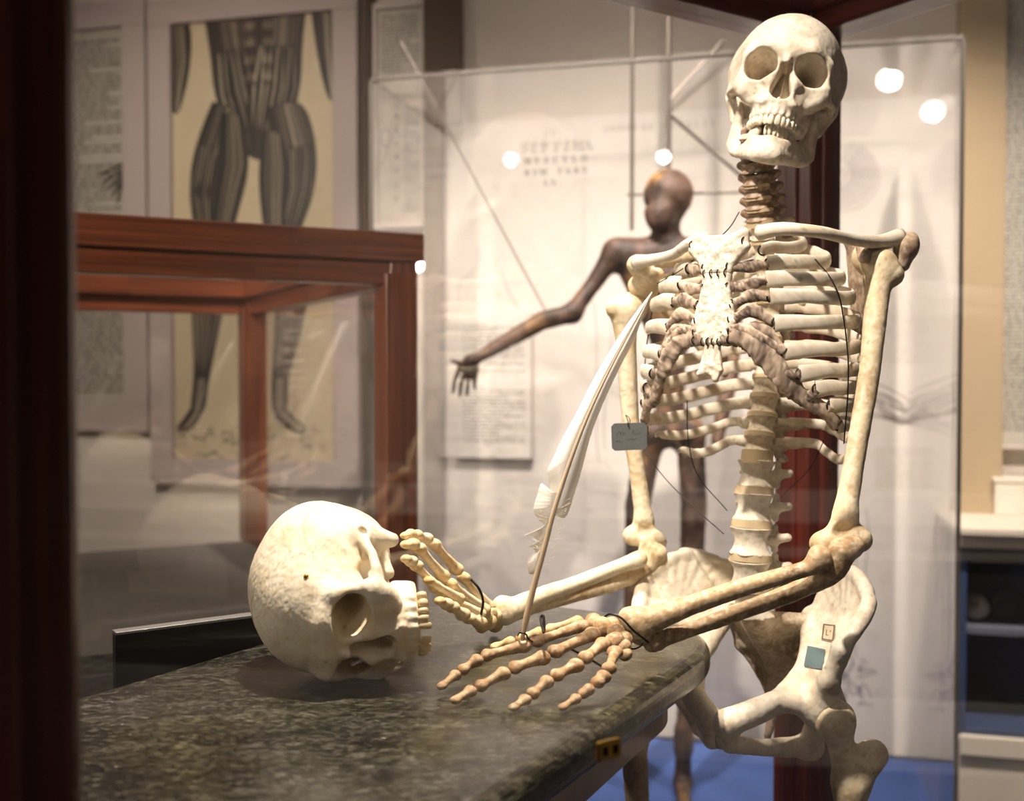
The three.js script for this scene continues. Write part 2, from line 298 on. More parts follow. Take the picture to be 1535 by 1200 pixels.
function limbInk(g, pts, ink, rr, deep = true) {                                 // a muscle: tapered dark outline shape with pale belly and hatching
  const L = [], R = [];
  for (let i = 0; i < pts.length; i++) { const [x, y, w] = pts[i], a = pts[Math.max(0, i - 1)], b = pts[Math.min(pts.length - 1, i + 1)], l = Math.hypot(b[0] - a[0], b[1] - a[1]) || 1, nx = -(b[1] - a[1]) / l, ny = (b[0] - a[0]) / l; L.push([x + nx * w, y + ny * w]); R.unshift([x - nx * w, y - ny * w]); }
  const path = () => { const q = L.concat(R); g.beginPath(); g.moveTo(q[0][0], q[0][1]); for (let i = 1; i < q.length; i++) { const m = q[i], k = q[(i + 1) % q.length]; g.quadraticCurveTo(m[0], m[1], (m[0] + k[0]) / 2, (m[1] + k[1]) / 2); } g.closePath(); };
  path(); g.fillStyle = ink; g.fill(); g.save(); path(); g.clip();
  const ls = (i, t) => { const [x, y, w] = pts[i]; const a = pts[Math.max(0, i - 1)], b = pts[Math.min(pts.length - 1, i + 1)], l = Math.hypot(b[0] - a[0], b[1] - a[1]) || 1; return [x - (b[1] - a[1]) / l * w * t, y + (b[0] - a[0]) / l * w * t]; };
  for (let k = 0; k < 90; k++) { const t = -0.95 + 1.9 * rr(), c = Math.abs(t + 0.1), pale = rr() > 0.18 + c; g.strokeStyle = pale ? `rgba(205,190,160,${0.1 + rr() * 0.22})` : `rgba(22,18,15,${0.15 + rr() * 0.3})`; g.lineWidth = 1.5 + rr() * 5; g.beginPath(); const s = ls(0, t); g.moveTo(s[0], s[1]); for (let i = 1; i < pts.length; i++) { const q = ls(i, t + (rr() - 0.5) * 0.15); g.lineTo(q[0], q[1]); } g.stroke(); }
  g.restore(); g.strokeStyle = 'rgba(20,16,13,0.8)'; g.lineWidth = 5; path(); g.stroke();
  if (deep) for (const t of [-0.75, -0.5, -0.25, 0, 0.25, 0.5, 0.75]) { const a = rr() * 0.25, b = 0.75 + rr() * 0.25, q = []; for (let i = 0; i < pts.length; i++) { const f = i / (pts.length - 1); if (f < a || f > b) continue; const c = ls(i, t + (rr() - 0.5) * 0.12); q.push([c[0], c[1], pts[i][2] * (0.05 + 0.10 * Math.sin(Math.PI * (f - a) / (b - a)))]); } if (q.length > 2) limbInk(g, q, ['#7d7160', '#52483c', '#2f2822', '#655a4b'][Math.floor(rr() * 4)], rr, false); }
}
const greyPaper = '#a9a297';
sheetPoster('text_poster', 'grey panel of dense small text, leftmost on the wall beside the post', [60, 52, 190, 607], WN - 0.02, (g, w, h) => {
  textRows(g, 30, 30, w - 40, h * 0.46, 15, '#3a352f', 5, 0.3); textRows(g, 30, h * 0.5, w * 0.55, h * 0.16, 15, '#3a352f', 6, 0.4); textRows(g, 30, h * 0.68, w - 40, h * 0.3, 15, '#3a352f', 7, 0.2);
  g.strokeStyle = '#2a2420'; g.lineWidth = 10; g.lineCap = 'round'; for (let i = 0; i < 5; i++) { g.beginPath(); g.moveTo(w * 0.98, h * (0.36 + i * 0.012)); g.lineTo(w * (0.72 + i * 0.05), h * (0.385 + i * 0.018)); g.stroke(); }
}, 300, 1180, greyPaper, 11, frameMat, 0.09);
sheetPoster('anatomy_print', 'tall cream print of flayed muscular legs in a wide pale frame', [257, 38, 503, 692], WN - 0.03, (g, w, h, rr) => {
  const k = w / 246, X = (x) => (x - 257) * k, Y = (y) => (y - 38) * k, P = (a) => a.map(([x, y, r]) => [X(x), Y(y), r * k]);
  const D = '#3f372e';
  limbInk(g, P([[262, 20, 22], [268, 90, 20], [262, 170, 6]]), D, rr); limbInk(g, P([[488, 20, 18], [492, 90, 14], [500, 165, 5]]), D, rr);
  limbInk(g, P([[350, 10, 44], [358, 80, 40], [368, 140, 46], [385, 205, 34], [392, 245, 10]]), D, rr); limbInk(g, P([[425, 10, 40], [420, 80, 36], [415, 140, 40], [402, 205, 30], [394, 245, 10]]), D, rr);
  for (let i = 0; i < 4; i++) for (const s of [-1, 1]) { for (let q = 0; q < 16; q++) { g.strokeStyle = q < 9 ? 'rgba(198,180,148,0.35)' : 'rgba(24,19,15,0.4)'; g.lineWidth = 3; const yy = 43 + i * 25 + q * 1.25; g.beginPath(); g.moveTo(X(392 + s * (4 + rr() * 3)), Y(yy)); g.lineTo(X(392 + s * (18 + rr() * 7)), Y(yy + s * 0 + 3 * rr())); g.stroke(); } }
  limbInk(g, P([[345, 165, 26], [325, 225, 34], [312, 290, 30], [312, 345, 22], [318, 385, 18]]), D, rr); limbInk(g, P([[350, 175, 16], [352, 250, 26], [338, 320, 20], [325, 380, 14]]), D, rr);
  limbInk(g, P([[430, 165, 28], [446, 230, 32], [446, 290, 30], [432, 350, 20], [428, 385, 17]]), D, rr); limbInk(g, P([[412, 205, 14], [412, 260, 22], [412, 320, 18], [415, 380, 12]]), D, rr);
  limbInk(g, P([[318, 385, 18], [312, 440, 26], [306, 500, 20], [300, 570, 11], [292, 625, 12]]), D, rr); limbInk(g, P([[428, 385, 17], [440, 440, 25], [434, 500, 19], [420, 570, 11], [420, 625, 12]]), D, rr);
  limbInk(g, P([[292, 620, 10], [276, 640, 9], [262, 650, 5]]), D, rr); limbInk(g, P([[420, 620, 10], [440, 640, 9], [458, 648, 5]]), D, rr);
  for (let i = 0; i < 46; i++) { g.strokeStyle = `rgba(40,34,26,${0.25 + rr() * 0.4})`; g.lineWidth = 3 + rr() * 6; const x = X(257 + rr() * 246), y = Y(640 + rr() * 50); g.beginPath(); g.moveTo(x, y); g.quadraticCurveTo(x + (rr() - 0.5) * 70, y - 30 * rr(), x + (rr() - 0.5) * 120, y + (rr() - 0.5) * 20); g.stroke(); }
}, 640, 1700, '#c3b394', 21, frameMat, 0.085);
sheetPoster('text_poster', 'narrow grey panel of text and small diagrams between legs print and pilaster', [566, 16, 633, 332], WN - 0.02, (g, w, h) => {
  textRows(g, 12, 20, w - 24, h * 0.4, 14, '#3a352f', 31, 0.3); textRows(g, w * 0.6, h * 0.46, w * 0.36, h * 0.5, 14, '#3a352f', 32, 0.2);
  g.fillStyle = '#5a5148'; for (let i = 0; i < 7; i++) { g.beginPath(); g.arc(w * 0.42, h * (0.5 + i * 0.065), 9, 0, 7); g.fill(); } g.strokeStyle = '#4a4038'; g.lineWidth = 5; g.beginPath(); g.ellipse(w * 0.18, h * 0.6, 22, 40, 0, 0, 7); g.stroke();
}, 200, 900, '#b3ab9d', 33, paleFrame, 0.02);
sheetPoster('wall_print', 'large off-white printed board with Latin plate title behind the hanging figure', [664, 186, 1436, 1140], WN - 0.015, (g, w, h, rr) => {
  const k = w / 772, X = (x) => (x - 664) * k, Y = (y) => (y - 186) * k;
  g.fillStyle = 'rgba(70,62,56,0.75)'; g.textAlign = 'center';
  const line = (s, x, y, size, sp) => { g.font = `bold ${size * k}px serif`; const n = s.length; for (let i = 0; i < n; i++) g.fillText(s[i], X(x) + (i - (n - 1) / 2) * sp * k, Y(y)); };
  line('SEPTIMA', 846, 238, 21, 17); line('MVSCVLO', 846, 255, 14, 15); line('RVM TABV', 846, 273, 13, 13); line('LA.', 842, 289, 12, 11);
  line('ANDREAE VESALII', 1005, 212, 13, 11.5);
  g.strokeStyle = 'rgba(120,105,112,0.5)'; g.lineWidth = 3;
  for (let i = 0; i < 9; i++) { g.beginPath(); g.ellipse(X(1262), Y(292), (14 + i * 6) * k, (10 + i * 5.4) * k, 0.5, -1.4, 1.9); g.stroke(); }
  for (let i = 0; i < 26; i++) { const a = -1.3 + i * 0.115; g.lineWidth = 2; g.beginPath(); g.moveTo(X(1262 + 22 * Math.cos(a)), Y(292 + 20 * Math.sin(a))); g.lineTo(X(1262 + 58 * Math.cos(a + 0.14)), Y(292 + 50 * Math.sin(a + 0.14))); g.stroke(); }
  for (let i = 0; i < 90; i++) { const t = rr(), f = rr(), x = 1240 + 165 * t, y = 572 + 70 * t + f * (50 - 26 * t); g.strokeStyle = `rgba(105,96,92,${0.25 + 0.35 * rr()})`; g.lineWidth = 2 + rr() * 4; g.beginPath(); g.moveTo(X(x), Y(y)); g.lineTo(X(x + 26), Y(y + 12)); g.stroke(); }   // grey arm-shaped shade put into the print as hatched strokes
  g.strokeStyle = 'rgba(90,82,78,0.6)'; g.lineWidth = 4; for (const o of [0, 1]) { g.beginPath(); g.moveTo(X(1240), Y(570 + o * 54)); g.quadraticCurveTo(X(1330), Y(590 + o * 58), X(1402), Y(645 + o * 20)); g.lineTo(X(1434), Y(626 + o * 20)); g.stroke(); }  // outline round the painted arm-shaped shade
  textRows(g, X(1330), Y(400), 90 * k, 170 * k, 13, 'rgba(140,128,118,0.4)', 44, 0.2); textRows(g, X(1320), Y(690), 95 * k, 60 * k, 13, 'rgba(140,128,118,0.35)', 45, 0.3);
  g.strokeStyle = 'rgba(95,88,96,0.45)'; for (let i = 0; i < 70; i++) { g.lineWidth = 2 + rr() * 5; const x = X(1225 + rr() * 85), y = Y(1000 + rr() * 80); g.beginPath(); g.moveTo(x, y); g.quadraticCurveTo(x + 40 * (rr() - 0.5), y - 60 * rr(), x + 90 * (rr() - 0.5), y + 40 * (rr() - 0.5)); g.stroke(); }
  g.lineWidth = 4; for (const [x0, y0, x1, y1] of [[1290, 760, 1296, 1000], [1308, 780, 1312, 910], [1270, 860, 1288, 1000], [905, 470, 915, 720], [930, 480, 925, 700], [720, 380, 690, 470], [760, 420, 800, 520]]) { g.beginPath(); g.moveTo(X(x0), Y(y0)); g.bezierCurveTo(X(x0 + 14), Y(y0 + 60), X(x1 - 12), Y(y1 - 60), X(x1), Y(y1)); g.stroke(); }
  for (let i = 0; i < 40; i++) { g.strokeStyle = 'rgba(120,112,112,0.35)'; g.lineWidth = 3; const x = X(690 + rr() * 240), y = Y(700 + rr() * 260); g.beginPath(); g.moveTo(x, y); g.quadraticCurveTo(x + 60, y - 24 * rr(), x + 130 * rr(), y + 12); g.stroke(); }
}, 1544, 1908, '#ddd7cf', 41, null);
sheetPoster('text_sheet', 'white sheet of text lines below the outstretched dark hand', [684, 470, 797, 688], WN - 0.045, (g, w, h) => { textRows(g, 24, 40, w - 50, h * 0.36, 16, '#8d857e', 51, 0.4); textRows(g, 24, h * 0.5, w - 50, h * 0.4, 16, '#8d857e', 52, 0.4); }, 330, 640, '#e4dfd8', 53, null);
sheetPoster('text_poster', 'grey panel of dense small text at the right edge of the photo', [1503, -20, 1600, 668], WN - 0.02, (g, w, h) => { textRows(g, 8, 20, w - 20, h * 0.96, 15, '#57524a', 61, 0.12); }, 300, 1700, '#c2bdb0', 62, paleFrame, 0.012);

// ------------------------------------------------------------------ mahogany case round the skeleton
const nF = 0.55, nB = 1.16, mL = 0.068, mR = 1.328, hT = 0.52, hTop = 0.62, hFloor = 0.1 - CAMY, PW = 0.036;
{
  const o = thing('display_case', 'tall glazed mahogany case that encloses the standing skeleton and slate table', 'display case', A.p((mL + mR) / 2, -CAMY, (nF + nB) / 2));
  for (const u of [mL, mR]) for (const n of [nF, nB]) {
    const s = part(o, 'post', A.box(u - PW, u + PW, -CAMY + 0.1, hTop, n - PW, n + PW, 0.006), woodA);
    part(s, 'bead', A.box(u - PW - 0.006, u + PW + 0.006, -CAMY + 0.1, hTop, n - 0.012, n + 0.012, 0.005), woodA); part(s, 'bead', A.box(u - 0.012, u + 0.012, -CAMY + 0.1, hTop, n - PW - 0.006, n + PW + 0.006, 0.005), woodA);
  }
  for (const n of [nF, nB]) { part(o, 'top_rail', A.box(mL + PW, mR - PW, hT, hTop, n - PW * 0.9, n + PW * 0.9, 0.006), woodA); part(o, 'rail_moulding', A.box(mL + PW, mR - PW, hT + 0.03, hT + 0.055, n - PW * 1.25, n + PW * 1.25, 0.01), woodA); part(o, 'bottom_rail', A.box(mL + PW, mR - PW, -CAMY + 0.1, -CAMY + 0.2, n - PW * 0.9, n + PW * 0.9, 0.006), woodA); }
  for (const u of [mL, mR]) { part(o, 'top_rail', A.box(u - PW * 0.9, u + PW * 0.9, hT, hTop, nF + PW, nB - PW, 0.006), woodA); part(o, 'rail_moulding', A.box(u - PW * 1.25, u + PW * 1.25, hT + 0.03, hT + 0.055, nF + PW, nB - PW, 0.01), woodA); part(o, 'bottom_rail', A.box(u - PW * 0.9, u + PW * 0.9, -CAMY + 0.1, -CAMY + 0.2, nF + PW, nB - PW, 0.006), woodA); }
  part(o, 'plinth', A.box(mL - 0.05, mR + 0.05, -CAMY, hFloor, nF - 0.05, nB + 0.05, 0.006), woodA);
  for (const n of [nF, nB]) part(o, 'glass_pane', A.box(mL + PW, mR - PW, -CAMY + 0.2, hT, n - 0.003, n + 0.003, 0.0005), glass);
  for (const u of [mL, mR]) part(o, 'glass_pane', A.box(u - 0.003, u + 0.003, -CAMY + 0.2, hT, nF + PW, nB - PW, 0.0005), glass);
}
{ // small brass lock on the front pane
  const c = A.hit(911, 1122, nF - 0.004), o = thing('pane_lock', 'small brass lock plate with keyhole on the front glass pane', 'lock', A.p(c.u, c.h - 0.01, nF - 0.006));
  part(o, 'plate', A.box(c.u - 0.0095, c.u + 0.0095, c.h - 0.0065, c.h + 0.0065, nF - 0.007, nF - 0.003, 0.0015), brassMat);
  for (const s of [-1, 1]) part(o, 'keyhole', A.box(c.u + s * 0.0042 - 0.002, c.u + s * 0.0042 + 0.002, c.h - 0.003, c.h + 0.003, nF - 0.0078, nF - 0.0068, 0.0004), wireMat);
}
// ------------------------------------------------------------------ slate-topped table
const TH = -0.289, T0 = { x: 0.5, d: 0.866 };
{
  const pt = (s, w) => [s * 0.5 + w * 0.866, s * 0.866 - w * 0.5];  // along the table, across it
  const wl = -0.812, wr = -0.378, end = 1.19, rr = 0.155;
  const outline = [];
  outline.push(pt(0.30, wr - 0.0), pt(0.5, wr));
  for (let i = 0; i <= 12; i++) { const t = i / 12 * Math.PI / 2; outline.push(pt(end - rr + rr * Math.sin(t), wr - 0.12 + 0.12 * Math.cos(t))); }
  for (let i = 0; i <= 12; i++) { const t = i / 12 * Math.PI / 2; outline.push(pt(end - 0.26 + 0.26 * Math.cos(t), wl + 0.2 - 0.2 * Math.sin(t))); }
  outline.push(pt(0.6, wl), pt(0.40, wl));
  const inside = (grow, q) => { const u = q[0] * A.ux + q[1] * A.ud, n = q[0] * A.nx + q[1] * A.nd; return [clamp(u, mL + PW + 0.008 + grow, 9), clamp(n, nF + 0.02 + grow, nB - 0.03)]; };
  const clipped = (grow) => { // keep the outline inside the case by cutting it at the left and front panes
    let poly = outline.map((q) => [q[0] * A.ux + q[1] * A.ud, q[0] * A.nx + q[1] * A.nd]);
    for (const [ax, lim] of [[0, mL + PW + 0.01 + grow], [1, nF + 0.03 + grow]]) { const out = []; for (let i = 0; i < poly.length; i++) { const p = poly[i], q = poly[(i + 1) % poly.length], a = p[ax] >= lim, b = q[ax] >= lim; if (a) out.push(p); if (a !== b) { const t = (lim - p[ax]) / (q[ax] - p[ax]); out.push([p[0] + (q[0] - p[0]) * t, p[1] + (q[1] - p[1]) * t]); } } poly = out; }
    return poly.map(([u, n]) => [u * A.ux + n * A.nx, u * A.ud + n * A.nd]);
  };
  const shape = (poly, inset) => { const cx = poly.reduce((s, q) => s + q[0], 0) / poly.length, cy = poly.reduce((s, q) => s + q[1], 0) / poly.length; return new THREE.Shape(poly.map(([x, y]) => { const l = Math.hypot(x - cx, y - cy), k = (l - inset) / l; return new THREE.Vector2(cx + (x - cx) * k, cy + (y - cy) * k); })); };
  const poly = clipped(0.002), o = thing('slate_table', 'table with mottled dark grey-green slate top and rounded end under the skull', 'table', W(-0.1, -CAMY + 0.1, 0.95));
  const TK = 0.036;
  let g = new THREE.ExtrudeGeometry(shape(poly, 0.016), { depth: TK - 0.028, bevelEnabled: true, bevelThickness: 0.014, bevelSize: 0.016, bevelSegments: 6, curveSegments: 4 });
  { const uv = g.attributes.uv; for (let i = 0; i < uv.count; i++) uv.setXY(i, uv.getX(i) * 1.25, uv.getY(i) * 1.25); }
  g.rotateX(-Math.PI / 2); g.translate(0, CAMY + TH - TK + 0.014, 0); part(o, 'table_top', g, slateMat);
  g = new THREE.ExtrudeGeometry(shape(poly, 0.045), { depth: 0.05, bevelEnabled: false }); g.rotateX(-Math.PI / 2); g.translate(0, CAMY + TH - TK - 0.0505, 0); part(o, 'apron', g, woodA);
  for (const [s, w] of [[1.06, -0.6], [0.68, -0.46], [0.68, -0.74]]) { const q = pt(s, w), l = new THREE.CylinderGeometry(0.025, 0.018, CAMY + TH - TK - 0.05 - 0.1, 20); l.translate(q[0], 0.1 + (CAMY + TH - TK - 0.15) / 2, -q[1]); part(o, 'leg', l, woodA); }
  // black strip standing along the back pane
  const a = A.hit(170, 945, nB - 0.02), b = A.hit(560, 885, nB - 0.02);
  const bo = thing('black_board', 'long black board standing upright behind the table, left of the skull', 'board', A.p((a.u + b.u) / 2, -0.41, nB - 0.02));
  part(bo, 'panel', A.box(a.u, b.u, -0.42, -0.2665, nB - 0.029, nB - 0.015, 0.001), new THREE.MeshPhysicalMaterial({ color: 0x0b0c0f, roughness: 0.4, clearcoat: 0.2 }));
  part(bo, 'edge_strip', A.box(a.u, b.u, -0.2665, -0.2635, nB - 0.030, nB - 0.014, 0.0005), new THREE.MeshStandardMaterial({ color: 0x8f8f93, roughness: 0.35, metalness: 0.5 }));
  part(bo, 'support', A.box((a.u + b.u) / 2 - 0.03, (a.u + b.u) / 2 + 0.03, hFloor, -0.42, nB - 0.029, nB - 0.015, 0.001), new THREE.MeshStandardMaterial({ color: 0x0b0c0f, roughness: 0.5 }));
}
// ------------------------------------------------------------------ second mahogany case, left behind
{
  const n0 = 1.786, n1 = n0 + 1.05, c = Bp.hit(598, 400, n0), uR = c.u, uL = uR - 1.5, ht = 0.245, o = thing('wooden_case', 'empty glazed case with orange-brown wooden frame behind the table skull', 'display case', Bp.p((uL + uR) / 2, -CAMY, (n0 + n1) / 2)), w = 0.026;
  const deck = -0.44;
  for (const u of [uL, uR]) for (const n of [n0, n1]) { const s = part(o, 'post', Bp.box(u - w, u + w, -CAMY, ht - 0.05, n - w, n + w, 0.004), woodB); part(s, 'bead', Bp.box(u - w - (u === uR ? 0.010 : -0.01), u + w - 0.004, deck, ht - 0.07, n - w - 0.006, n + w + 0.006, 0.003), woodB); }
  for (const n of [n0, n1]) {
    part(o, 'top_rail', Bp.box(uL - w - 0.008, uR + w + 0.008, ht - 0.05, ht, n - w - 0.01, n + w + 0.01, 0.004), woodB);
    part(o, 'lower_moulding', Bp.box(uL + w, uR - w, ht - 0.09, ht - 0.05, n - w * 0.75, n + w * 0.75, 0.003), woodB);
    part(o, 'glass_pane', Bp.box(uL + w, uR - w, deck, ht - 0.09, n - 0.003, n + 0.003, 0.0005), glass);
  }
  for (const u of [uL, uR]) {
    part(o, 'top_rail', Bp.box(u - w - 0.008, u + w + 0.008, ht - 0.05, ht, n0 + w + 0.01, n1 - w - 0.01, 0.004), woodB);
    part(o, 'lower_moulding', Bp.box(u - w * 0.75, u + w * 0.75, ht - 0.09, ht - 0.05, n0 + w, n1 - w, 0.003), woodB);
    part(o, 'glass_pane', Bp.box(u - 0.003, u + 0.003, deck, ht - 0.09, n0 + w, n1 - w, 0.0005), glass);
  }
  const fab = dtex(128, 128, (u, v) => { const q = (Math.sin(u * Math.PI * 32) * Math.sin(v * Math.PI * 32)) * 16 + (noise(u * 60, v * 60, 4) - 0.5) * 16; return [104 + q, 99 + q, 94 + q]; });
  const fm = new THREE.MeshStandardMaterial({ map: fab, roughness: 0.95 });
  part(o, 'deck', Bp.box(uL + w, uR - w, deck - 0.03, deck, n0 + 0.004, n1 - 0.004, 0.002), fm);
  part(o, 'base_panel', Bp.box(uL + w, uR - w, -CAMY + 0.05, deck - 0.03, n0 - 0.01, n0 + 0.01, 0.002), fm);
  part(o, 'base_panel', Bp.box(uR - 0.01, uR + 0.01, -CAMY + 0.05, deck - 0.03, n0 + w, n1 - w, 0.002), fm);
  part(o, 'base_panel', Bp.box(uL - 0.01, uL + 0.01, -CAMY + 0.05, deck - 0.03, n0 + w, n1 - w, 0.002), fm);
}
// ------------------------------------------------------------------ frameless glass case with the dark figure
const blueMat = new THREE.MeshStandardMaterial({ color: 0x3f5c9c, roughness: 0.8 });
{
  const n0 = 2.30, n1 = WN - 0.11, a = Wl.hit(556, 119, n0), b = Wl.hit(1444, 64, n0), h1 = (a.h + b.h) / 2, pl = 0.26 - CAMY, o = thing('glass_case', 'large frameless glass case on a blue plinth around the dark hanging figure', 'display case', Wl.p((a.u + b.u) / 2, -CAMY, (n0 + n1) / 2));
  part(o, 'plinth', Wl.box(a.u - 0.03, b.u + 0.03, -CAMY, pl - 0.02, n0 - 0.03, n1 + 0.03, 0.004), blueMat);
  part(o, 'plinth_top', Wl.box(a.u - 0.01, b.u + 0.01, pl - 0.02, pl, n0 - 0.01, n1 + 0.01, 0.003), blueMat);
  for (const n of [n0]) { part(o, 'glass_pane', Wl.box(a.u, b.u, pl, h1, n - 0.004, n + 0.004, 0.0005), glass); part(o, 'edge_strip', Wl.box(a.u, b.u, h1, h1 + 0.007, n - 0.004, n + 0.004, 0.001), glassEdge); }
  for (const u of [a.u, b.u]) { part(o, 'glass_pane', Wl.box(u - 0.004, u + 0.004, pl, h1, n0 + 0.005, n1 - 0.005, 0.0005), glass); for (const n of [n0]) part(o, 'edge_strip', Wl.box(u - 0.004, u + 0.004, pl, h1, n - 0.0041, n + 0.0041, 0.001), glassEdge); }
  part(o, 'lid_pane', Wl.box(a.u, b.u, h1 + 0.008, h1 + 0.014, n0, n1, 0.0005), glass);
}
// low wall cabinet on the right with dark blue inside
{
  const nf = 2.95, nb = WN - 0.002, x0 = Wl.hit(1440, 900, nf).u, x1 = x0 + 1.1, top = Wl.hit(1480, 790, nf).h, in1 = Wl.hit(1480, 822, nf).h, in0 = Wl.hit(1480, 1098, nf).h, o = thing('wall_cabinet', 'cream wall cabinet with dark blue inside, low at the right edge', 'cabinet', Wl.p((x0 + x1) / 2, -CAMY, (nf + nb) / 2));
  const cream = new THREE.MeshStandardMaterial({ color: 0xd6ccba, roughness: 0.6 }), navy = new THREE.MeshStandardMaterial({ color: 0x22375a, roughness: 0.7 });
  part(o, 'top', Wl.box(x0 - 0.02, x1 + 0.02, top - 0.02, top, nf - 0.02, nb, 0.004), cream); part(o, 'upper_rail', Wl.box(x0, x1, in1, top - 0.02, nf, nf + 0.03, 0.003), cream);
  part(o, 'back_panel', Wl.box(x0, x1, in0, top - 0.02, nb - 0.02, nb, 0.002), navy); part(o, 'side_panel', Wl.box(x0, x0 + 0.02, -CAMY, top - 0.02, nf + 0.03, nb - 0.02, 0.002), navy); part(o, 'side_panel', Wl.box(x1 - 0.02, x1, -CAMY, top - 0.02, nf + 0.03, nb - 0.02, 0.002), navy);
  part(o, 'shelf', Wl.box(x0 + 0.02, x1 - 0.02, in0 - 0.02, in0, nf + 0.03, nb - 0.02, 0.002), navy); const sh = Wl.hit(1480, 935, nf + 0.1).h; part(o, 'shelf', Wl.box(x0 + 0.02, x1 - 0.02, sh - 0.02, sh, nf + 0.06, nb - 0.02, 0.002), new THREE.MeshStandardMaterial({ color: 0x5d6270, roughness: 0.6 }));
  part(o, 'lower_panel', Wl.box(x0, x1, -CAMY + 0.02, in0 - 0.02, nf, nf + 0.03, 0.003), cream); part(o, 'moulding', Wl.box(x0, x1, in0 - 0.06, in0 - 0.005, nf - 0.015, nf, 0.006), cream);
  const q = Wl.hit(1462, 885, nf + 0.14), ball = new THREE.SphereGeometry(0.036, 24, 16); const F = new Field(); const pc = Wl.p(q.u, sh + 0.036, nf + 0.14); F.ell(pc, v3(0.037, 0.0355, 0.035), 0.004).cap(v3(pc.x, sh + CAMY + 0.005, pc.z), v3(pc.x, sh + CAMY + 0.006, pc.z), 0.006, 0.006, 0.02);
  F.ops.length = 1; solo('plaster_ball', meshField(F, 0.006, boneColour(0xb8b2aa, 0x8d867e, 0.4, 60)), dryMat, 'small grey-white ball on the shelf of the blue cabinet', 'ball');
  const q2 = Wl.hit(1512, 900, nf + 0.14), disc = new THREE.LatheGeometry([[0, -0.008], [0.04, -0.012], [0.048, 0], [0.04, 0.012], [0, 0.008]].map((p) => new THREE.Vector2(p[0], p[1])), 28); disc.rotateX(Math.PI / 2); const dc = Wl.p(q2.u, sh + 0.048, nf + 0.14); disc.translate(dc.x, dc.y, dc.z);
  solo('dark_disc', disc, new THREE.MeshStandardMaterial({ color: 0x141c2c, roughness: 0.5 }), 'dark round disc standing beside the ball in the blue cabinet', 'disc');
  const p0 = wallRect(1492, 716, 1600, 784, WN - 0.09), lb = thing('white_box', 'plain white box on top of the cream wall cabinet', 'box', Wl.p((p0[0] + p0[1]) / 2, top, WN - 0.05));
  part(lb, 'body', Wl.box(p0[0], p0[1], top, p0[3] - 0.012, WN - 0.09, WN - 0.021, 0.004), new THREE.MeshStandardMaterial({ color: 0xe6dfcf, roughness: 0.6 })); part(lb, 'lid', Wl.box(p0[0] - 0.004, p0[1] + 0.004, p0[3] - 0.012, p0[3], WN - 0.094, WN - 0.0205, 0.003), new THREE.MeshStandardMaterial({ color: 0xe6dfcf, roughness: 0.6 }));
}
console.log('setting done');
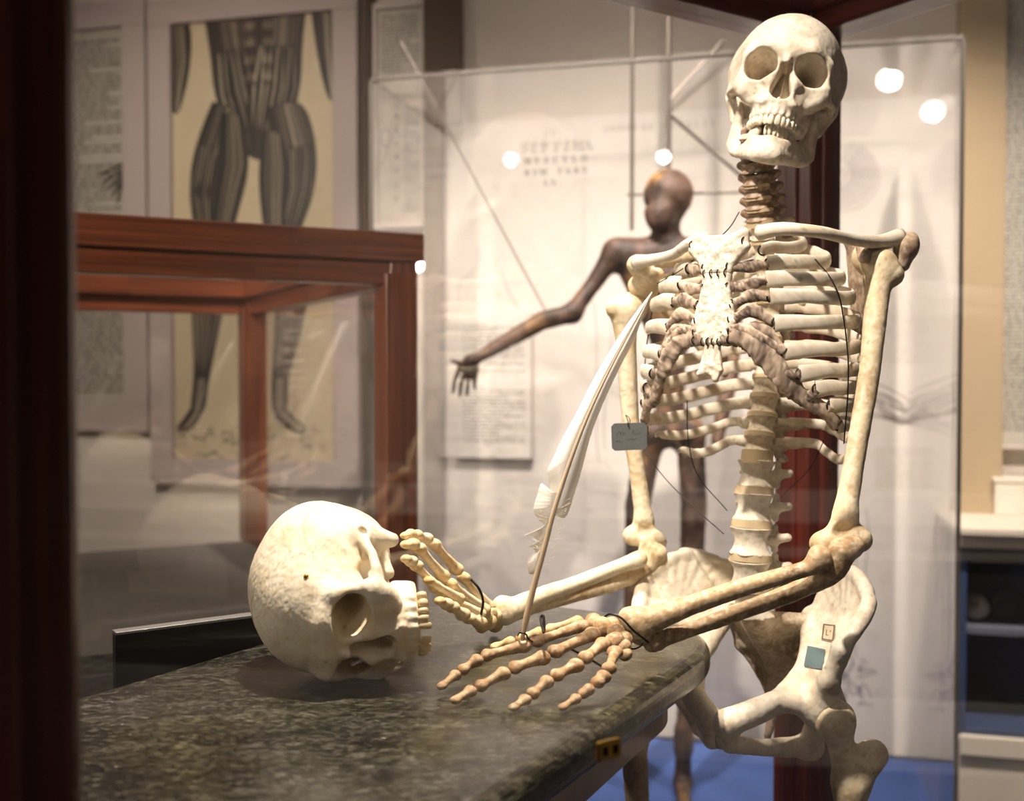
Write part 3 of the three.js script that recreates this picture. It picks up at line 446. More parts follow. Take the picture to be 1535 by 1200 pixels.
// ------------------------------------------------------------------ skull (metres; x to its left, y up, z forward; origin between the ear holes)
const cm = (x, y, z) => v3(x * 0.01, y * 0.01, z * 0.01);
function craniumField() {
  const F = new Field(), k = 0.014;
  F.ell(cm(0, 4.0, -0.7), cm(7.0, 7.1, 8.6), k); F.ell(cm(0, 4.4, 2.9), cm(5.6, 5.6, 6.0), k);
  for (const s of [-1, 1]) F.ell(cm(s * 3.3, 4.4, -2.6), cm(4.1, 4.5, 4.9), k);
  F.ell(cm(0, 1.6, -4.2), cm(5.4, 4.8, 5.0), k);
  F.ops.push([(x, y, z) => y + 0.021 + Math.min(0.011, Math.max(0, -z - 0.005) * 0.4), 0.014, true]);         // flattened base
  for (const s of [-1, 1]) {
    F.ell(cm(s * 8.2, 1.8, 4.7), cm(2.4, 3.0, 3.0), 0.020, true);                                   // temporal hollow
    F.cap(cm(s * 0.9, 3.7, 8.3), cm(s * 2.6, 3.9, 8.2), 0.0050, 0.0058, 0.016).cap(cm(s * 2.6, 3.9, 8.2), cm(s * 4.55, 3.25, 6.9), 0.0058, 0.0040, 0.018);  // brow
    F.cap(cm(s * 4.85, 3.1, 6.7), cm(s * 5.0, 0.4, 6.3), 0.0046, 0.0052, 0.010);                     // outer orbital rim
    F.cap(cm(s * 4.95, 0.2, 6.4), cm(s * 4.4, -1.3, 6.7), 0.0066, 0.0070, 0.008).cap(cm(s * 4.4, -1.3, 6.7), cm(s * 3.2, -2.3, 6.7), 0.0070, 0.0062, 0.008);      // cheek
    F.cap(cm(s * 4.3, -0.9, 6.4), cm(s * 2.1, -0.9, 7.3), 0.0085, 0.0085, 0.008); F.cap(cm(s * 3.6, -1.8, 6.0), cm(s * 2.0, -2.0, 7.0), 0.0085, 0.008, 0.008);
    F.cap(cm(s * 4.7, -0.2, 6.8), cm(s * 1.9, -0.15, 8.0), 0.0050, 0.0046, 0.010);                    // lower rim
    F.cap(cm(s * 1.35, 0.2, 8.3), cm(s * 0.75, 3.0, 8.45), 0.0036, 0.0045, 0.008);                    // beside the nose
    F.cap(cm(s * 1.5, 0.2, 8.1), cm(s * 1.7, -2.6, 8.2), 0.006, 0.007, 0.012);                        // rim of the nose opening
    F.chain([[cm(s * 5.2, -0.7, 6.3), 0.0056], [cm(s * 5.95, -0.75, 5.0), 0.0046], [cm(s * 6.35, -0.55, 3.2), 0.0042], [cm(s * 6.35, 0.0, 1.4), 0.0048], [cm(s * 6.1, 0.3, 0.0), 0.007]], 0.008); // arch
    F.cap(cm(s * 5.5, 0.4, -1.3), cm(s * 5.2, -2.7, -0.4), 0.0150, 0.0068, 0.016);                  // mastoid
    F.cap(cm(s * 1.3, -1.5, 3.4), cm(s * 1.5, -3.9, 3.9), 0.006, 0.004, 0.006);                     // pterygoid
    F.cap(cm(s * 1.5, -2.0, -1.6), cm(s * 1.2, -2.4, -0.4), 0.007, 0.006, 0.006);                   // condyles
  }
  F.ell(cm(0, -1.6, 6.2), cm(2.6, 2.5, 2.4), 0.010); F.ell(cm(0, -2.2, 5.6), cm(2.6, 2.0, 2.8), 0.01);   // maxilla
  for (const [y, r] of [[-0.026, 0.0062], [-0.034, 0.0058], [-0.041, 0.0048]]) { const q = []; for (let i = 0; i <= 14; i++) { const t = -1.75 + 3.5 * i / 14; q.push([v3(0.0265 * Math.sin(t), y, 0.043 + 0.0395 * Math.cos(t)), r]); } F.chain(q, 0.005); }  // gum ridge
  for (let i = -5; i <= 5; i++) { const t = i * 0.25; F.cap(v3(0.0305 * Math.sin(t), -0.041, 0.043 + 0.0440 * Math.cos(t)), v3(0.0285 * Math.sin(t), -0.026, 0.043 + 0.0410 * Math.cos(t)), 0.0026, 0.0016, 0.004); }   // root bulges
  F.cap(cm(0, 3.2, 8.7), cm(0, 1.75, 9.45), 0.0050, 0.0036, 0.006);                                   // nasal bones
  F.ell(cm(0, 4.0, 8.15), cm(1.5, 0.8, 0.9), 0.012);                                                 // glabella
  for (const s of [-1, 1]) {
    F.ell(cm(s * 3.0, 1.75, 7.9), cm(2.0, 1.72, 3.0), 0.004, true, new THREE.Euler(0, 0, -s * 0.18));      // orbit
    F.ell(cm(s * 3.0, 1.75, 7.9), cm(1.75, 1.75, 2.6), 0.004, true, new THREE.Euler(0, 0, Math.PI / 4));
    F.cap(cm(s * 2.9, 1.75, 6.6), cm(s * 1.7, 1.8, 2.6), 0.0165, 0.008, 0.004, true);
    F.ell(cm(s * 2.5, -1.6, 8.6), cm(0.6, 0.7, 0.25), 0.010, true);                                    // canine hollow
    F.cap(cm(s * 5.9, 0.1, 0.1), cm(s * 7.5, 0.1, 0.1), 0.0028, 0.004, 0.003, true);                  // ear hole
    F.ell(cm(s * 4.7, -1.6, 3.5), cm(1.2, 2.4, 1.5), 0.006, true);                                   // behind the cheek
    F.ball(cm(s * 2.7, -0.75, 8.25), 0.0013, 0.001, true);
  }
  F.op((x, y, z) => { const yy = y * 100, w = 0.0025 + 0.0095 * clamp((1.75 - yy) / 3.0, 0, 1), side = Math.abs(x) - w * (yy < -1.4 ? Math.sqrt(Math.max(0, 1 - Math.pow((-1.4 - yy) / 0.95, 2))) : 1); return Math.max(side, y - 0.0185, -0.0235 - y, 0.060 - z); }, 0.003, true);   // pear-shaped nose opening
  F.tri(cm(0, 1.4, 7.0), cm(0, -2.2, 7.7), cm(0, -0.8, 6.0), 0.0008, 0.001);                          // septum
  F.cap(cm(0, -2.3, 7.9), cm(0, -2.15, 8.75), 0.003, 0.0013, 0.004);                                  // spine
  F.grow(cm(0, 12, 9), 0.002);
  return F;
}
function mandibleField() {
  const F = new Field(), n = 5;
  for (const s of [-1, 1]) {
    const up = new THREE.CatmullRomCurve3([cm(-s * 1.4, -7.15, 7.6), cm(0, -7.15, 7.9), cm(s * 1.5, -7.1, 7.4), cm(s * 2.6, -6.4, 5.4), cm(s * 3.4, -5.8, 3.2), cm(s * 4.3, -4.6, 2.2)]).getPoints(18).slice(3), dn = new THREE.CatmullRomCurve3([cm(-s * 1.3, -9.3, 7.9), cm(0, -9.35, 8.2), cm(s * 1.35, -9.3, 7.8), cm(s * 2.85, -8.7, 5.7), cm(s * 4.25, -7.8, 3.0), cm(s * 4.85, -6.5, 1.1)]).getPoints(18).slice(3);
    for (let j = 0; j < n; j++) { const t = j / (n - 1); F.chain(up.map((p, i) => [p.clone().lerp(dn[i], t), 0.0048 + 0.0009 * t]), 0.005); }
    const r1 = [cm(s * 4.3, -4.6, 2.4), cm(s * 4.6, -2.6, 3.1), cm(s * 4.65, -1.2, 3.5)], r2 = [cm(s * 4.85, -6.4, 1.1), cm(s * 5.0, -3.4, 0.9), cm(s * 5.05, -0.7, 1.1)];
    for (let j = 0; j < 5; j++) { const t = j / 4; F.chain([[r1[0].clone().lerp(r2[0], t), 0.0044], [r1[1].clone().lerp(r2[1], t), 0.0036]], 0.006); }
    F.chain([[r1[1], 0.0036], [r1[2], 0.0022]], 0.004); F.chain([[r2[1], 0.0042], [r2[2], 0.0046]], 0.004); F.cap(cm(s * 4.4, -0.55, 1.1), cm(s * 5.6, -0.55, 1.1), 0.0048, 0.0045, 0.004);
    F.ball(cm(s * 0.9, -9.1, 8.15), 0.0055, 0.012); F.ball(cm(s * 2.45, -7.9, 7.3), 0.0015, 0.001, true);
  }
  F.ell(cm(0, -8.8, 8.5), cm(1.1, 0.9, 0.5), 0.010);
  return F;
}
function toothGeo(w, h, t, molar) {                                  // crown with root neck, top at y=0 (gum), pointing down
  const g = new THREE.SphereGeometry(1, 10, 8), p = g.attributes.position;
  for (let i = 0; i < p.count; i++) {
    let x = p.getX(i), y = p.getY(i), z = p.getZ(i); const s = (q, e) => Math.sign(q) * Math.pow(Math.abs(q), e);
    x = s(x, 0.7); y = s(y, 0.75); z = s(z, 0.75); const taper = 1 - 0.28 * (y + 1) / 2, edge = molar ? 1 : 1 - 0.45 * clamp(-y, 0, 1);
    p.setXYZ(i, x * w / 2 * taper, y * h / 2 - h * 0.32 + (molar && y < -0.6 ? 0.0006 * Math.cos(x * 6) : 0), z * t / 2 * edge * (molar ? 1 : 0.9));
  }
  g.computeVertexNormals(); return g;
}
const TW = [0.0086, 0.0068, 0.0076, 0.0070, 0.0070, 0.0098, 0.0094], TT = [0.0065, 0.006, 0.0078, 0.009, 0.009, 0.011, 0.011];
const upTooth = TW.map((w, i) => toothGeo(w, i < 3 ? 0.0125 : 0.0105, TT[i], i > 2)), loTooth = TW.map((w, i) => toothGeo(w * (i < 2 ? 0.7 : 0.92), i < 3 ? 0.0130 : 0.0115, TT[i] * 0.9, i > 2));
function teeth(parent, geos, rx, rz, zc, y, up, mat, skip = []) {
  for (const s of [-1, 1]) {
    let a = 0.0;                                                       // walk along the arch
    const pos = (t) => [rx * Math.sin(t), zc + rz * Math.cos(t)];
    let t = 0.002;
    for (let i = 0; i < 7; i++) {
      const w = geos[i].boundingBox ? 0 : (geos[i].computeBoundingBox(), 0), width = geos[i].boundingBox.max.x - geos[i].boundingBox.min.x; let len = 0;
      const t0 = t; while (len < width * 0.5) { const p = pos(t), q = pos(t + 0.01); len += Math.hypot(q[0] - p[0], q[1] - p[1]); t += 0.01; }
      const tm = t; while (len < width * 1.02) { const p = pos(t), q = pos(t + 0.01); len += Math.hypot(q[0] - p[0], q[1] - p[1]); t += 0.01; }
      if (skip.includes(s * (i + 1))) continue;
      const [x, z] = pos(tm), m = new THREE.Mesh(geos[i], mat); m.name = 'tooth'; m.castShadow = m.receiveShadow = true;
      m.position.set(s * x, y + (rnd() - 0.5) * 0.0008, z); const ang = Math.atan2(rz * Math.sin(tm) * rx / rz, rx * Math.cos(tm)); m.rotation.y = s * Math.atan2(x / (rx * rx), (z - zc) / (rz * rz)); m.rotation.z = (rnd() - 0.5) * 0.12 + (up ? Math.PI : 0);
      parent.add(m);
    }
  }
}
const sut = lin(0x8a6c48), dirt = lin(0x9a7a50);
function skullColour(base, sutures) {
  return (x, y, z) => {
    let c = base(x, y, z);
    if (sutures) {
      const wig = 0.0018 * Math.sin(y * 900 + 3 * noise(x * 300, y * 300, z * 300)) + 0.012 * (noise(x * 40, y * 40, z * 40) - 0.5), zc = 0.026 - Math.max(0, 0.07 - y) * 0.25;
      const dd = Math.abs(z - zc - wig); if (y > 0.035 && dd < 0.0022) c = mix3(c, sut, 0.6 * (1 - dd / 0.0022) * (0.25 + noise(x * 150, y * 150, z * 150)));
      const sq = Math.abs(Math.hypot((y - 0.012) / 0.045, (z - 0.0) / 0.052) - 1 - 0.10 * (noise(x * 90, y * 90, z * 90) - 0.5)); if (Math.abs(x) > 0.045 && y > 0.02 && sq < 0.035) c = mix3(c, sut, 0.4 * (1 - sq / 0.035));
    }
    return c;
  };
}
const CRAN = craniumField(), JAW = mandibleField();
function basisQuat(L, U, F) { return new THREE.Quaternion().setFromRotationMatrix(new THREE.Matrix4().makeBasis(L, U, F)); }
function facing(a, b, r) {                                            // degrees: turned to the photo's left, tipped up, rolled clockwise
  a *= Math.PI / 180; b *= Math.PI / 180; r *= Math.PI / 180;
  const F = v3(-Math.sin(a) * Math.cos(b), Math.sin(b), Math.cos(a) * Math.cos(b)), U0 = v3(0, 1, 0).addScaledVector(F, -F.y).normalize(), L0 = U0.clone().cross(F);
  const L = L0.clone().multiplyScalar(Math.cos(r)).addScaledVector(U0, -Math.sin(r)), U = F.clone().cross(L); return basisQuat(L, U, F);
}
// ------------------------------------------------------------------ the skull on the table
{
  const U = v3(-0.975, -0.03, 0.2).normalize(); let F = v3(0.15, -0.46, 0.87); F.addScaledVector(U, -F.dot(U)).normalize(); const L = U.clone().cross(F), q = basisQuat(L, U, F);
  const geo = meshField(CRAN, 0.00155, skullColour(IVORY, true), { amp: 0.0010, freq: 190 });
  geo.computeBoundingBox(); const eye = v3(0, 0.0165, 0.078).applyQuaternion(q), P = geo.attributes.position, t = v3(0, 0, 0); let low = 1e9;
  for (let i = 0; i < P.count; i += 3) { t.fromBufferAttribute(P, i).applyQuaternion(q); low = Math.min(low, t.y); }
  // slide along the sight line of the point between the orbits until the skull rests on the slate
  const EYE = v3(0, CAMY, 0), dir = V(528, 962, 1).sub(EYE), s = (CAMY + TH - 0.0025 - (low - eye.y) - CAMY) / dir.y, at = EYE.clone().addScaledVector(dir, s).sub(eye);
  console.log('table skull depth', s);
  const o = thing('human_skull', 'ivory human skull without a jaw lying sideways on the slate table', 'skull', at); o.quaternion.copy(q);
  const m = new THREE.Mesh(geo, boneMat); m.name = 'cranium'; m.castShadow = m.receiveShadow = true; o.add(m);
  teeth(o, upTooth, 0.0285, 0.043, 0.045, -0.0455, false, oldToothMat, [2, -3]);
  const h = new THREE.SphereGeometry(0.0024, 12, 10); h.translate(0.0605, 0.062, 0.045); const hook = new THREE.Mesh(h, brassMat); hook.name = 'screw_head'; 
  // seat the screw on the surface of the left temple
  let r = 0.09; const d0 = v3(0.80, 0.30, 0.52).normalize(), c0 = v3(0, 0.035, 0.012); while (CRAN.at(c0.x + d0.x * r, c0.y + d0.y * r, c0.z + d0.z * r) > 0 && r > 0.02) r -= 0.0005;
  h.translate(-0.0605, -0.062, -0.045); hook.position.copy(c0).addScaledVector(d0, r); o.add(hook);
}
console.log('table skull done');
// ------------------------------------------------------------------ the standing skeleton
const YAW = 36 * Math.PI / 180, SX = 0.2896, SD = 1.25;
const BL = { x: Math.cos(YAW), d: -Math.sin(YAW) }, BF = { x: -Math.sin(YAW), d: -Math.cos(YAW) };
const S = (l, h, f) => W(SX + l * BL.x + f * BF.x, h, SD + l * BL.d + f * BF.d);   // to its left, height, forward of the spine
const bodyQ = basisQuat(v3(BL.x, 0, -BL.d), v3(0, 1, 0), v3(BF.x, 0, -BF.d));
const SK = thing('human_skeleton', 'cream human skeleton standing upright with both hands on the slate table', 'skeleton', W(SX, hFloor, SD));
const bone = (name, F, cell, col, rough, mat = boneMat, parent = SK, label) => part(parent, name, meshField(F, cell, col, rough), mat, label);
const ROUGH = { amp: 0.0012, freq: 170 };
{ // head
  const q = facing(12, 6, 12), at = V(1170, 158, 1.275), k = 0.925, jq = q.clone().multiply(new THREE.Quaternion().setFromAxisAngle(v3(1, 0, 0), 0.0));
  const c = place(SK, 'cranium', meshField(CRAN, 0.0018, skullColour(PALE, false), { amp: 0.0010, freq: 190 }), boneMat, at, q, v3(k, k, k));
  teeth(c, upTooth, 0.0285, 0.043, 0.045, -0.0455, false, toothMat);
  const j = place(SK, 'mandible', meshField(JAW, 0.0015, PALE, { amp: 0.0010, freq: 190 }), boneMat, at, jq, v3(k, k, k));
  teeth(j, loTooth, 0.0250, 0.0375, 0.042, -0.0640, true, toothMat, [-3]);
}
// vertebrae
function vertebraField(rx, rz, h, tp, sp, up) {
  const F = new Field();
  F.fn((x, y, z) => { const w = 1 - 0.26 * (1 - Math.pow(2 * y / h, 2)), q = Math.hypot(x / (rx * w), z / (rz * w)), k = (q - 1) * Math.min(rx, rz), b = Math.abs(y) - h / 2; return Math.max(k, b) * 0.9; }, v3(-rx, -h / 2, -rz), v3(rx, h / 2, rz), 0.002);
  for (const s of [-1, 1]) { F.cap(v3(s * rx * 0.55, up, -rz * 0.8), v3(s * rx * 0.7, up, -rz - 0.012), 0.0045, 0.005, 0.004); F.chain([[v3(s * rx * 0.6, up, -rz - 0.010), 0.0055], [v3(s * (rx * 0.6 + tp), up + 0.003, -rz - 0.013), 0.0050]], 0.005); F.chain([[v3(s * rx * 0.65, up - 0.012, -rz - 0.012), 0.0042], [v3(s * rx * 0.65, up + 0.014, -rz - 0.011), 0.004]], 0.004); F.cap(v3(s * rx * 0.7, up, -rz - 0.012), v3(0, up - 0.003, -rz - 0.023), 0.005, 0.005, 0.004); }
  F.chain([[v3(0, up - 0.003, -rz - 0.022), 0.0045], [v3(0, up - 0.010, -rz - 0.022 - sp), 0.0045]], 0.004); return F;
}
const cerv = [meshField(vertebraField(0.0130, 0.0085, 0.0115, 0.007, 0.012, 0), 0.0013, NECK, ROUGH)], thor = [meshField(vertebraField(0.0155, 0.0145, 0.0195, 0.022, 0.03, 0.004), 0.0015, SPINE, ROUGH)], lumb = [meshField(vertebraField(0.0250, 0.0180, 0.0310, 0.016, 0.026, 0.002), 0.0017, PALE, ROUGH)];
const spine = [];                                                      // [height, forward, kind, scale]
for (let i = 0; i < 7; i++) spine.push([0.262 - i * 0.0133, 0.030 - i * 0.0042, 0, 1.18 + i * 0.035]);
for (let i = 0; i < 12; i++) spine.push([0.165 - i * 0.0225, [0, -0.008, -0.014, -0.019, -0.022, -0.023, -0.022, -0.019, -0.014, -0.008, -0.001, 0.006][i], 1, 0.88 + i * 0.03]);
for (let i = 0; i < 5; i++) spine.push([[-0.116, -0.154, -0.192, -0.229, -0.263][i], [0.013, 0.021, 0.027, 0.027, 0.022][i], 2, [0.93, 0.98, 1.02, 1.06, 1.08][i]]);
const discMat = new THREE.MeshStandardMaterial({ color: 0xc9b592, roughness: 0.8 });
spine.forEach(([h, f, t, k], i) => {
  const a = spine[Math.max(0, i - 1)], b = spine[Math.min(spine.length - 1, i + 1)], tilt = Math.atan2(a[1] - b[1], a[0] - b[0]);
  const q = bodyQ.clone().multiply(new THREE.Quaternion().setFromAxisAngle(v3(1, 0, 0), tilt * 0.8)); if (t === 0) q.multiply(new THREE.Quaternion().setFromAxisAngle(v3(0, 1, 0), 0.25));
  const ky = t === 2 ? 1 : t === 1 ? 1 : 1;
  place(SK, ['cervical_vertebra', 'thoracic_vertebra', 'lumbar_vertebra'][t], [cerv, thor, lumb][t][0], boneMat, S(0, h, f), q, v3(k, ky, k));
  if (i + 1 < spine.length && i > 2) { const n = spine[i + 1], r = [0.0118, 0.0152, 0.0243][t] * k, hh = a[0] - h; const g = new THREE.CylinderGeometry(r, r * 1.02, Math.max(0.003, (h - n[0]) - [0.0115, 0.0195, 0.0310][t] + 0.002), 28); g.scale(1, 1, [0.68, 0.92, 0.74][t]); place(SK, 'disc', g, discMat, S(0, (h + n[0]) / 2 + (t === 1 && n[2] === 2 ? 0.002 : 0), (f + n[1]) / 2), q); }
});
// swept bones: points with half height (up) and half thickness (out)
function sweep(pts, prof, colour, N = 48, M = 10, jag = 0) {
  const cv = new THREE.CatmullRomCurve3(pts, false, 'centripetal'), P = [], C = [], idx = [], cen = new THREE.Vector3(); pts.forEach((p) => cen.add(p)); cen.divideScalar(pts.length);
  for (let i = 0; i <= N; i++) {
    const t = i / N, p = cv.getPointAt(t), T = cv.getTangentAt(t), [hh, ww, upv] = prof(t, p, T);
    let U = (upv || v3(0, 1, 0)).clone(); U.addScaledVector(T, -U.dot(T)).normalize(); const O = T.clone().cross(U);
    for (let j = 0; j < M; j++) {
      const a = j / M * Math.PI * 2, c = Math.cos(a), s = Math.sin(a), g = 1 + jag * (fbm(i * 0.35, j * 0.9 + 5, pts[0].x * 97) - 0.5), q = p.clone().addScaledVector(U, hh * s * g).addScaledVector(O, ww * c * g);
      P.push(q.x, q.y, q.z); const k = colour(q.x, q.y, q.z); C.push(...k);
    }
  }
  for (let i = 0; i < N; i++) for (let j = 0; j < M; j++) { const a = i * M + j, b = i * M + (j + 1) % M, c = a + M, d = b + M; idx.push(a, b, c, b, d, c); }
  for (const [i, f] of [[0, 0], [N, 1]]) { const p = cv.getPointAt(i / N), o = P.length / 3; P.push(p.x, p.y, p.z); C.push(...colour(p.x, p.y, p.z)); for (let j = 0; j < M; j++) { const a = i * M + j, b = i * M + (j + 1) % M; f ? idx.push(a, b, o) : idx.push(b, a, o); } }
  const g = new THREE.BufferGeometry(); g.setAttribute('position', new THREE.Float32BufferAttribute(P, 3)); g.setAttribute('color', new THREE.Float32BufferAttribute(C, 3)); g.setIndex(idx); g.computeVertexNormals(); return g;
}
// ribs
const ribW = [0.058, 0.086, 0.104, 0.115, 0.121, 0.125, 0.127, 0.127, 0.126, 0.124, 0.122, 0.112], ribEnd = [0.034, 0.046, 0.050, 0.056, 0.062, 0.072, 0.086, 0.100, 0.110, 0.1145, 0, 0];
const ribFront = [0.134, 0.117, 0.099, 0.080, 0.052, 0.022, 0.0, -0.016, -0.034, -0.054, -0.074, -0.094], ribD = [0.060, 0.074, 0.082, 0.087, 0.090, 0.092, 0.094, 0.095, 0.094, 0.092, 0.088, 0.08];
const ribTip = { 1: [], '-1': [] };
for (let i = 0; i < 12; i++) for (const s of [1, -1]) {
  const [h0, f0] = spine[7 + i], Wd = ribW[i], D = ribD[i], zc = i < 2 ? 0.030 : 0.034, pts = [], l0 = 0.014, hE = ribFront[i];
  const phiE = i < 10 ? Math.asin(Math.min(0.995, ribEnd[i] / Wd)) : i === 10 ? 1.62 : 1.95, phi0 = 2.62, K = 12;
  pts.push([l0, h0 + 0.004, f0 - 0.012], [l0 + 0.020, h0 + 0.003, f0 - 0.028]);
  for (let j = 0; j <= K; j++) { const t = j / K, ph = phi0 + (phiE - phi0) * t; const sag = -0.012 * Math.sin(Math.PI * Math.min(1, t * 1.1)) * (i > 6 ? 0.7 : 0.6); pts.push([Wd * Math.sin(ph) + (j === 0 ? 0 : 0), h0 + (hE - h0) * Math.pow(t, 0.95) + sag + (rnd() - 0.5) * 0.0015, zc + D * Math.cos(ph)]); }
  const P3 = pts.map(([l, h, f]) => S(s * l, h, f));
  const hh = i === 0 ? 0.0068 : i > 9 ? 0.0058 : 0.0076, col = PALE;
  const g = sweep(P3, (t) => { const e = t > 0.86 && i < 10 ? 1 + (t - 0.86) * 1.6 : 1, st = t < 0.1 ? 0.75 : 1, tip = i > 9 && t > 0.85 ? 1 - (t - 0.85) * 3.5 : 1; return [hh * e * st * tip, 0.0031 * tip * (i === 0 ? 1.1 : 1), i === 0 ? v3(BF.x * 0.6, 0.6, -BF.d * 0.6) : v3(0, 1, 0)]; }, col, 60, 12);
  part(SK, 'rib', g, boneMat); ribTip[s][i] = P3[P3.length - 1];
}
// breastbone
function plate(pts, z, th, colour, q, at, bev = 0.003) { const sh = new THREE.Shape(pts.map((p) => new THREE.Vector2(p[0], p[1]))), g = new THREE.ExtrudeGeometry(sh, { depth: th, bevelEnabled: true, bevelThickness: bev, bevelSize: bev, bevelSegments: 4, curveSegments: 8, steps: 1 }); return g; }
function flatBone(name, poly, hs, th, tint) {                             // poly in [left, height]; forward lean from hs(height)
  const F = new Field(), c = poly.reduce((a, p) => [a[0] + p[0] / poly.length, a[1] + p[1] / poly.length], [0, 0]), C = S(c[0], c[1], hs(c[1]));
  for (let i = 0; i < poly.length; i++) { const a = poly[i], b = poly[(i + 1) % poly.length]; F.tri(S(a[0], a[1], hs(a[1])), S(b[0], b[1], hs(b[1])), C, th, 0.003); }
  return bone(name, F, 0.0014, tint, { amp: 0.0016, freq: 260 });
}
const lean = (h) => 0.112 + (0.15 - h) * 0.14;
flatBone('manubrium', [[0.028, 0.149], [0.014, 0.144], [-0.014, 0.144], [-0.028, 0.149], [-0.030, 0.134], [-0.016, 0.118], [-0.013, 0.110], [0.013, 0.110], [0.016, 0.118], [0.030, 0.134]], lean, 0.005, PALE);
flatBone('breastbone_body', [[0.012, 0.105], [-0.012, 0.105], [-0.013, 0.085], [-0.017, 0.07], [-0.021, 0.055], [-0.017, 0.042], [-0.006, 0.034], [0.006, 0.034], [0.017, 0.042], [0.021, 0.055], [0.017, 0.07], [0.013, 0.085]], lean, 0.0045, PALE);
flatBone('xiphoid', [[0.006, 0.032], [-0.006, 0.032], [-0.010, 0.008], [-0.013, 0.000], [-0.002, 0.003], [0.006, -0.006], [0.011, 0.004]], lean, 0.0028, PALE);
// dried cartilages
for (const s of [1, -1]) {
  for (let i = 1; i < 6; i++) { const h = [0, 0.114, 0.092, 0.074, 0.058, 0.045][i], a = S(s * (i < 3 ? 0.016 : 0.022), h, lean(h)), b = ribTip[s][i], m = a.clone().lerp(b, 0.5).add(S(0, 0, 0.004).sub(S(0, 0, 0))).add(v3(0, [0, -0.002, -0.003, 0.004, 0.010, 0.014][i], 0)); part(SK, 'costal_cartilage', sweep([a, m, b], (t) => [0.0062 - 0.001 * Math.sin(t * 9), 0.0036, v3(0, 1, 0)], LEATHER, 22, 12, 0.7), dryMat); }
  // long margin from the lower breastbone to the tenth rib
  const base = S(s * 0.010, 0.038, lean(0.038)), r6 = ribTip[s][5], r7 = ribTip[s][6], r8 = ribTip[s][7], r9 = ribTip[s][8], r10 = ribTip[s][9], fw = S(0, 0, 0.008).sub(S(0, 0, 0));
  const k1 = base.clone().lerp(r7, 0.33).add(v3(0, 0.012, 0)).add(fw), k2 = base.clone().lerp(r7, 0.7).add(v3(0, -0.002, 0)).add(fw), k3 = r8.clone().add(v3(0, -0.008, 0)).add(S(-s * 0.014, 0, 0.004).sub(S(0, 0, 0))), k4 = r9.clone().add(S(-s * 0.006, -0.004, 0.003).sub(S(0, 0, 0)));
  part(SK, 'costal_margin', sweep([base, k1, k2, k3, k4, r10], (t) => [0.0075 + 0.0045 * Math.sin(Math.PI * Math.min(1, t * 1.2)), 0.0048, v3(0, 1, 0)], LEATHER, 60, 14, 0.9), dryMat, 'dried brown costal margin');
  part(SK, 'costal_margin', sweep([base.clone().add(v3(0, 0.006, 0)), k1.clone().add(v3(0, 0.009, 0)), base.clone().lerp(r6, 0.72).add(v3(0, 0.008, 0)).add(fw), r6], (t) => [0.0056, 0.004, v3(0, 1, 0)], LEATHER, 40, 12, 0.9), dryMat);
  for (const [q, r, u] of [[r7, k2, 0.004], [r8, k3, 0.004], [r9, k4, 0.003]]) part(SK, 'costal_cartilage', sweep([q, q.clone().lerp(r, 0.5).add(v3(0, -u, 0)), r], (t) => [0.0055, 0.0038, v3(0, 1, 0)], LEATHER, 14, 10, 0.8), dryMat);
}
// black wire stitches
const stitch = new THREE.TorusGeometry(0.0042, 0.0008, 6, 14, Math.PI * 1.55);
function tie(p, turn = 0, k = 1) { const m = new THREE.Mesh(stitch, wireMat); m.name = 'wire_loop'; const o = SK.position; m.position.set(p.x - o.x, p.y - o.y, p.z - o.z); m.quaternion.copy(bodyQ).multiply(new THREE.Quaternion().setFromEuler(new THREE.Euler(0.3 * (rnd() - 0.5), 1.2 + 0.5 * (rnd() - 0.5), turn + rnd()))); m.scale.setScalar(k); SK.add(m); }
for (const s of [1, -1]) { for (let i = 0; i < 10; i++) tie(ribTip[s][i], i, 1.25); for (const h of [0.14, 0.114, 0.092, 0.074, 0.058, 0.045, 0.036]) tie(S(s * (h > 0.13 ? 0.03 : h > 0.08 ? 0.014 : 0.020), h, lean(h) + 0.003), h * 40); }
for (const l of [-0.012, -0.004, 0.004, 0.012]) { tie(S(l, 0.1075, lean(0.107) + 0.004), 1.5); tie(S(l * 0.8, 0.034, lean(0.034) + 0.004), 1.4); }
const tube = (pts, r = 0.0006, n = 40) => new THREE.TubeGeometry(new THREE.CatmullRomCurve3(pts), n, r, 6);
{ const along = (s, l) => ribTip[1].map((_, i) => i).filter((i) => i > 0 && i < 11).map((i) => { const [h0] = spine[7 + i], Wd = ribW[i], ph = l; return S(s * (Wd + 0.004) * Math.sin(ph), h0 + (ribFront[i] - h0) * 0.55 - 0.006, 0.034 + (ribD[i] + 0.004) * Math.cos(ph)); });
  part(SK, 'binding_wire', tube(along(1, 1.25), 0.0008, 80), wireMat); part(SK, 'binding_wire', tube(along(-1, 1.5), 0.0008, 80), wireMat);
  part(SK, 'binding_wire', tube([V(1108, 318, 1.23), V(1090, 345, 1.19), V(1060, 372, 1.2), V(1020, 405, 1.21), V(985, 425, 1.22)], 0.0007), wireMat);
  part(SK, 'binding_wire', tube([V(968, 680, 1.31), V(1000, 720, 1.28), V(1040, 760, 1.25), V(1085, 800, 1.22)], 0.0006), wireMat);
  part(SK, 'binding_wire', tube([V(1030, 600, 1.26), V(1032, 660, 1.25), V(1045, 710, 1.24), V(1090, 765, 1.225)], 0.0006), wireMat);
  part(SK, 'binding_wire', tube([V(1235, 660, 1.18), V(1215, 700, 1.2), V(1170, 745, 1.23)], 0.0005), wireMat); }
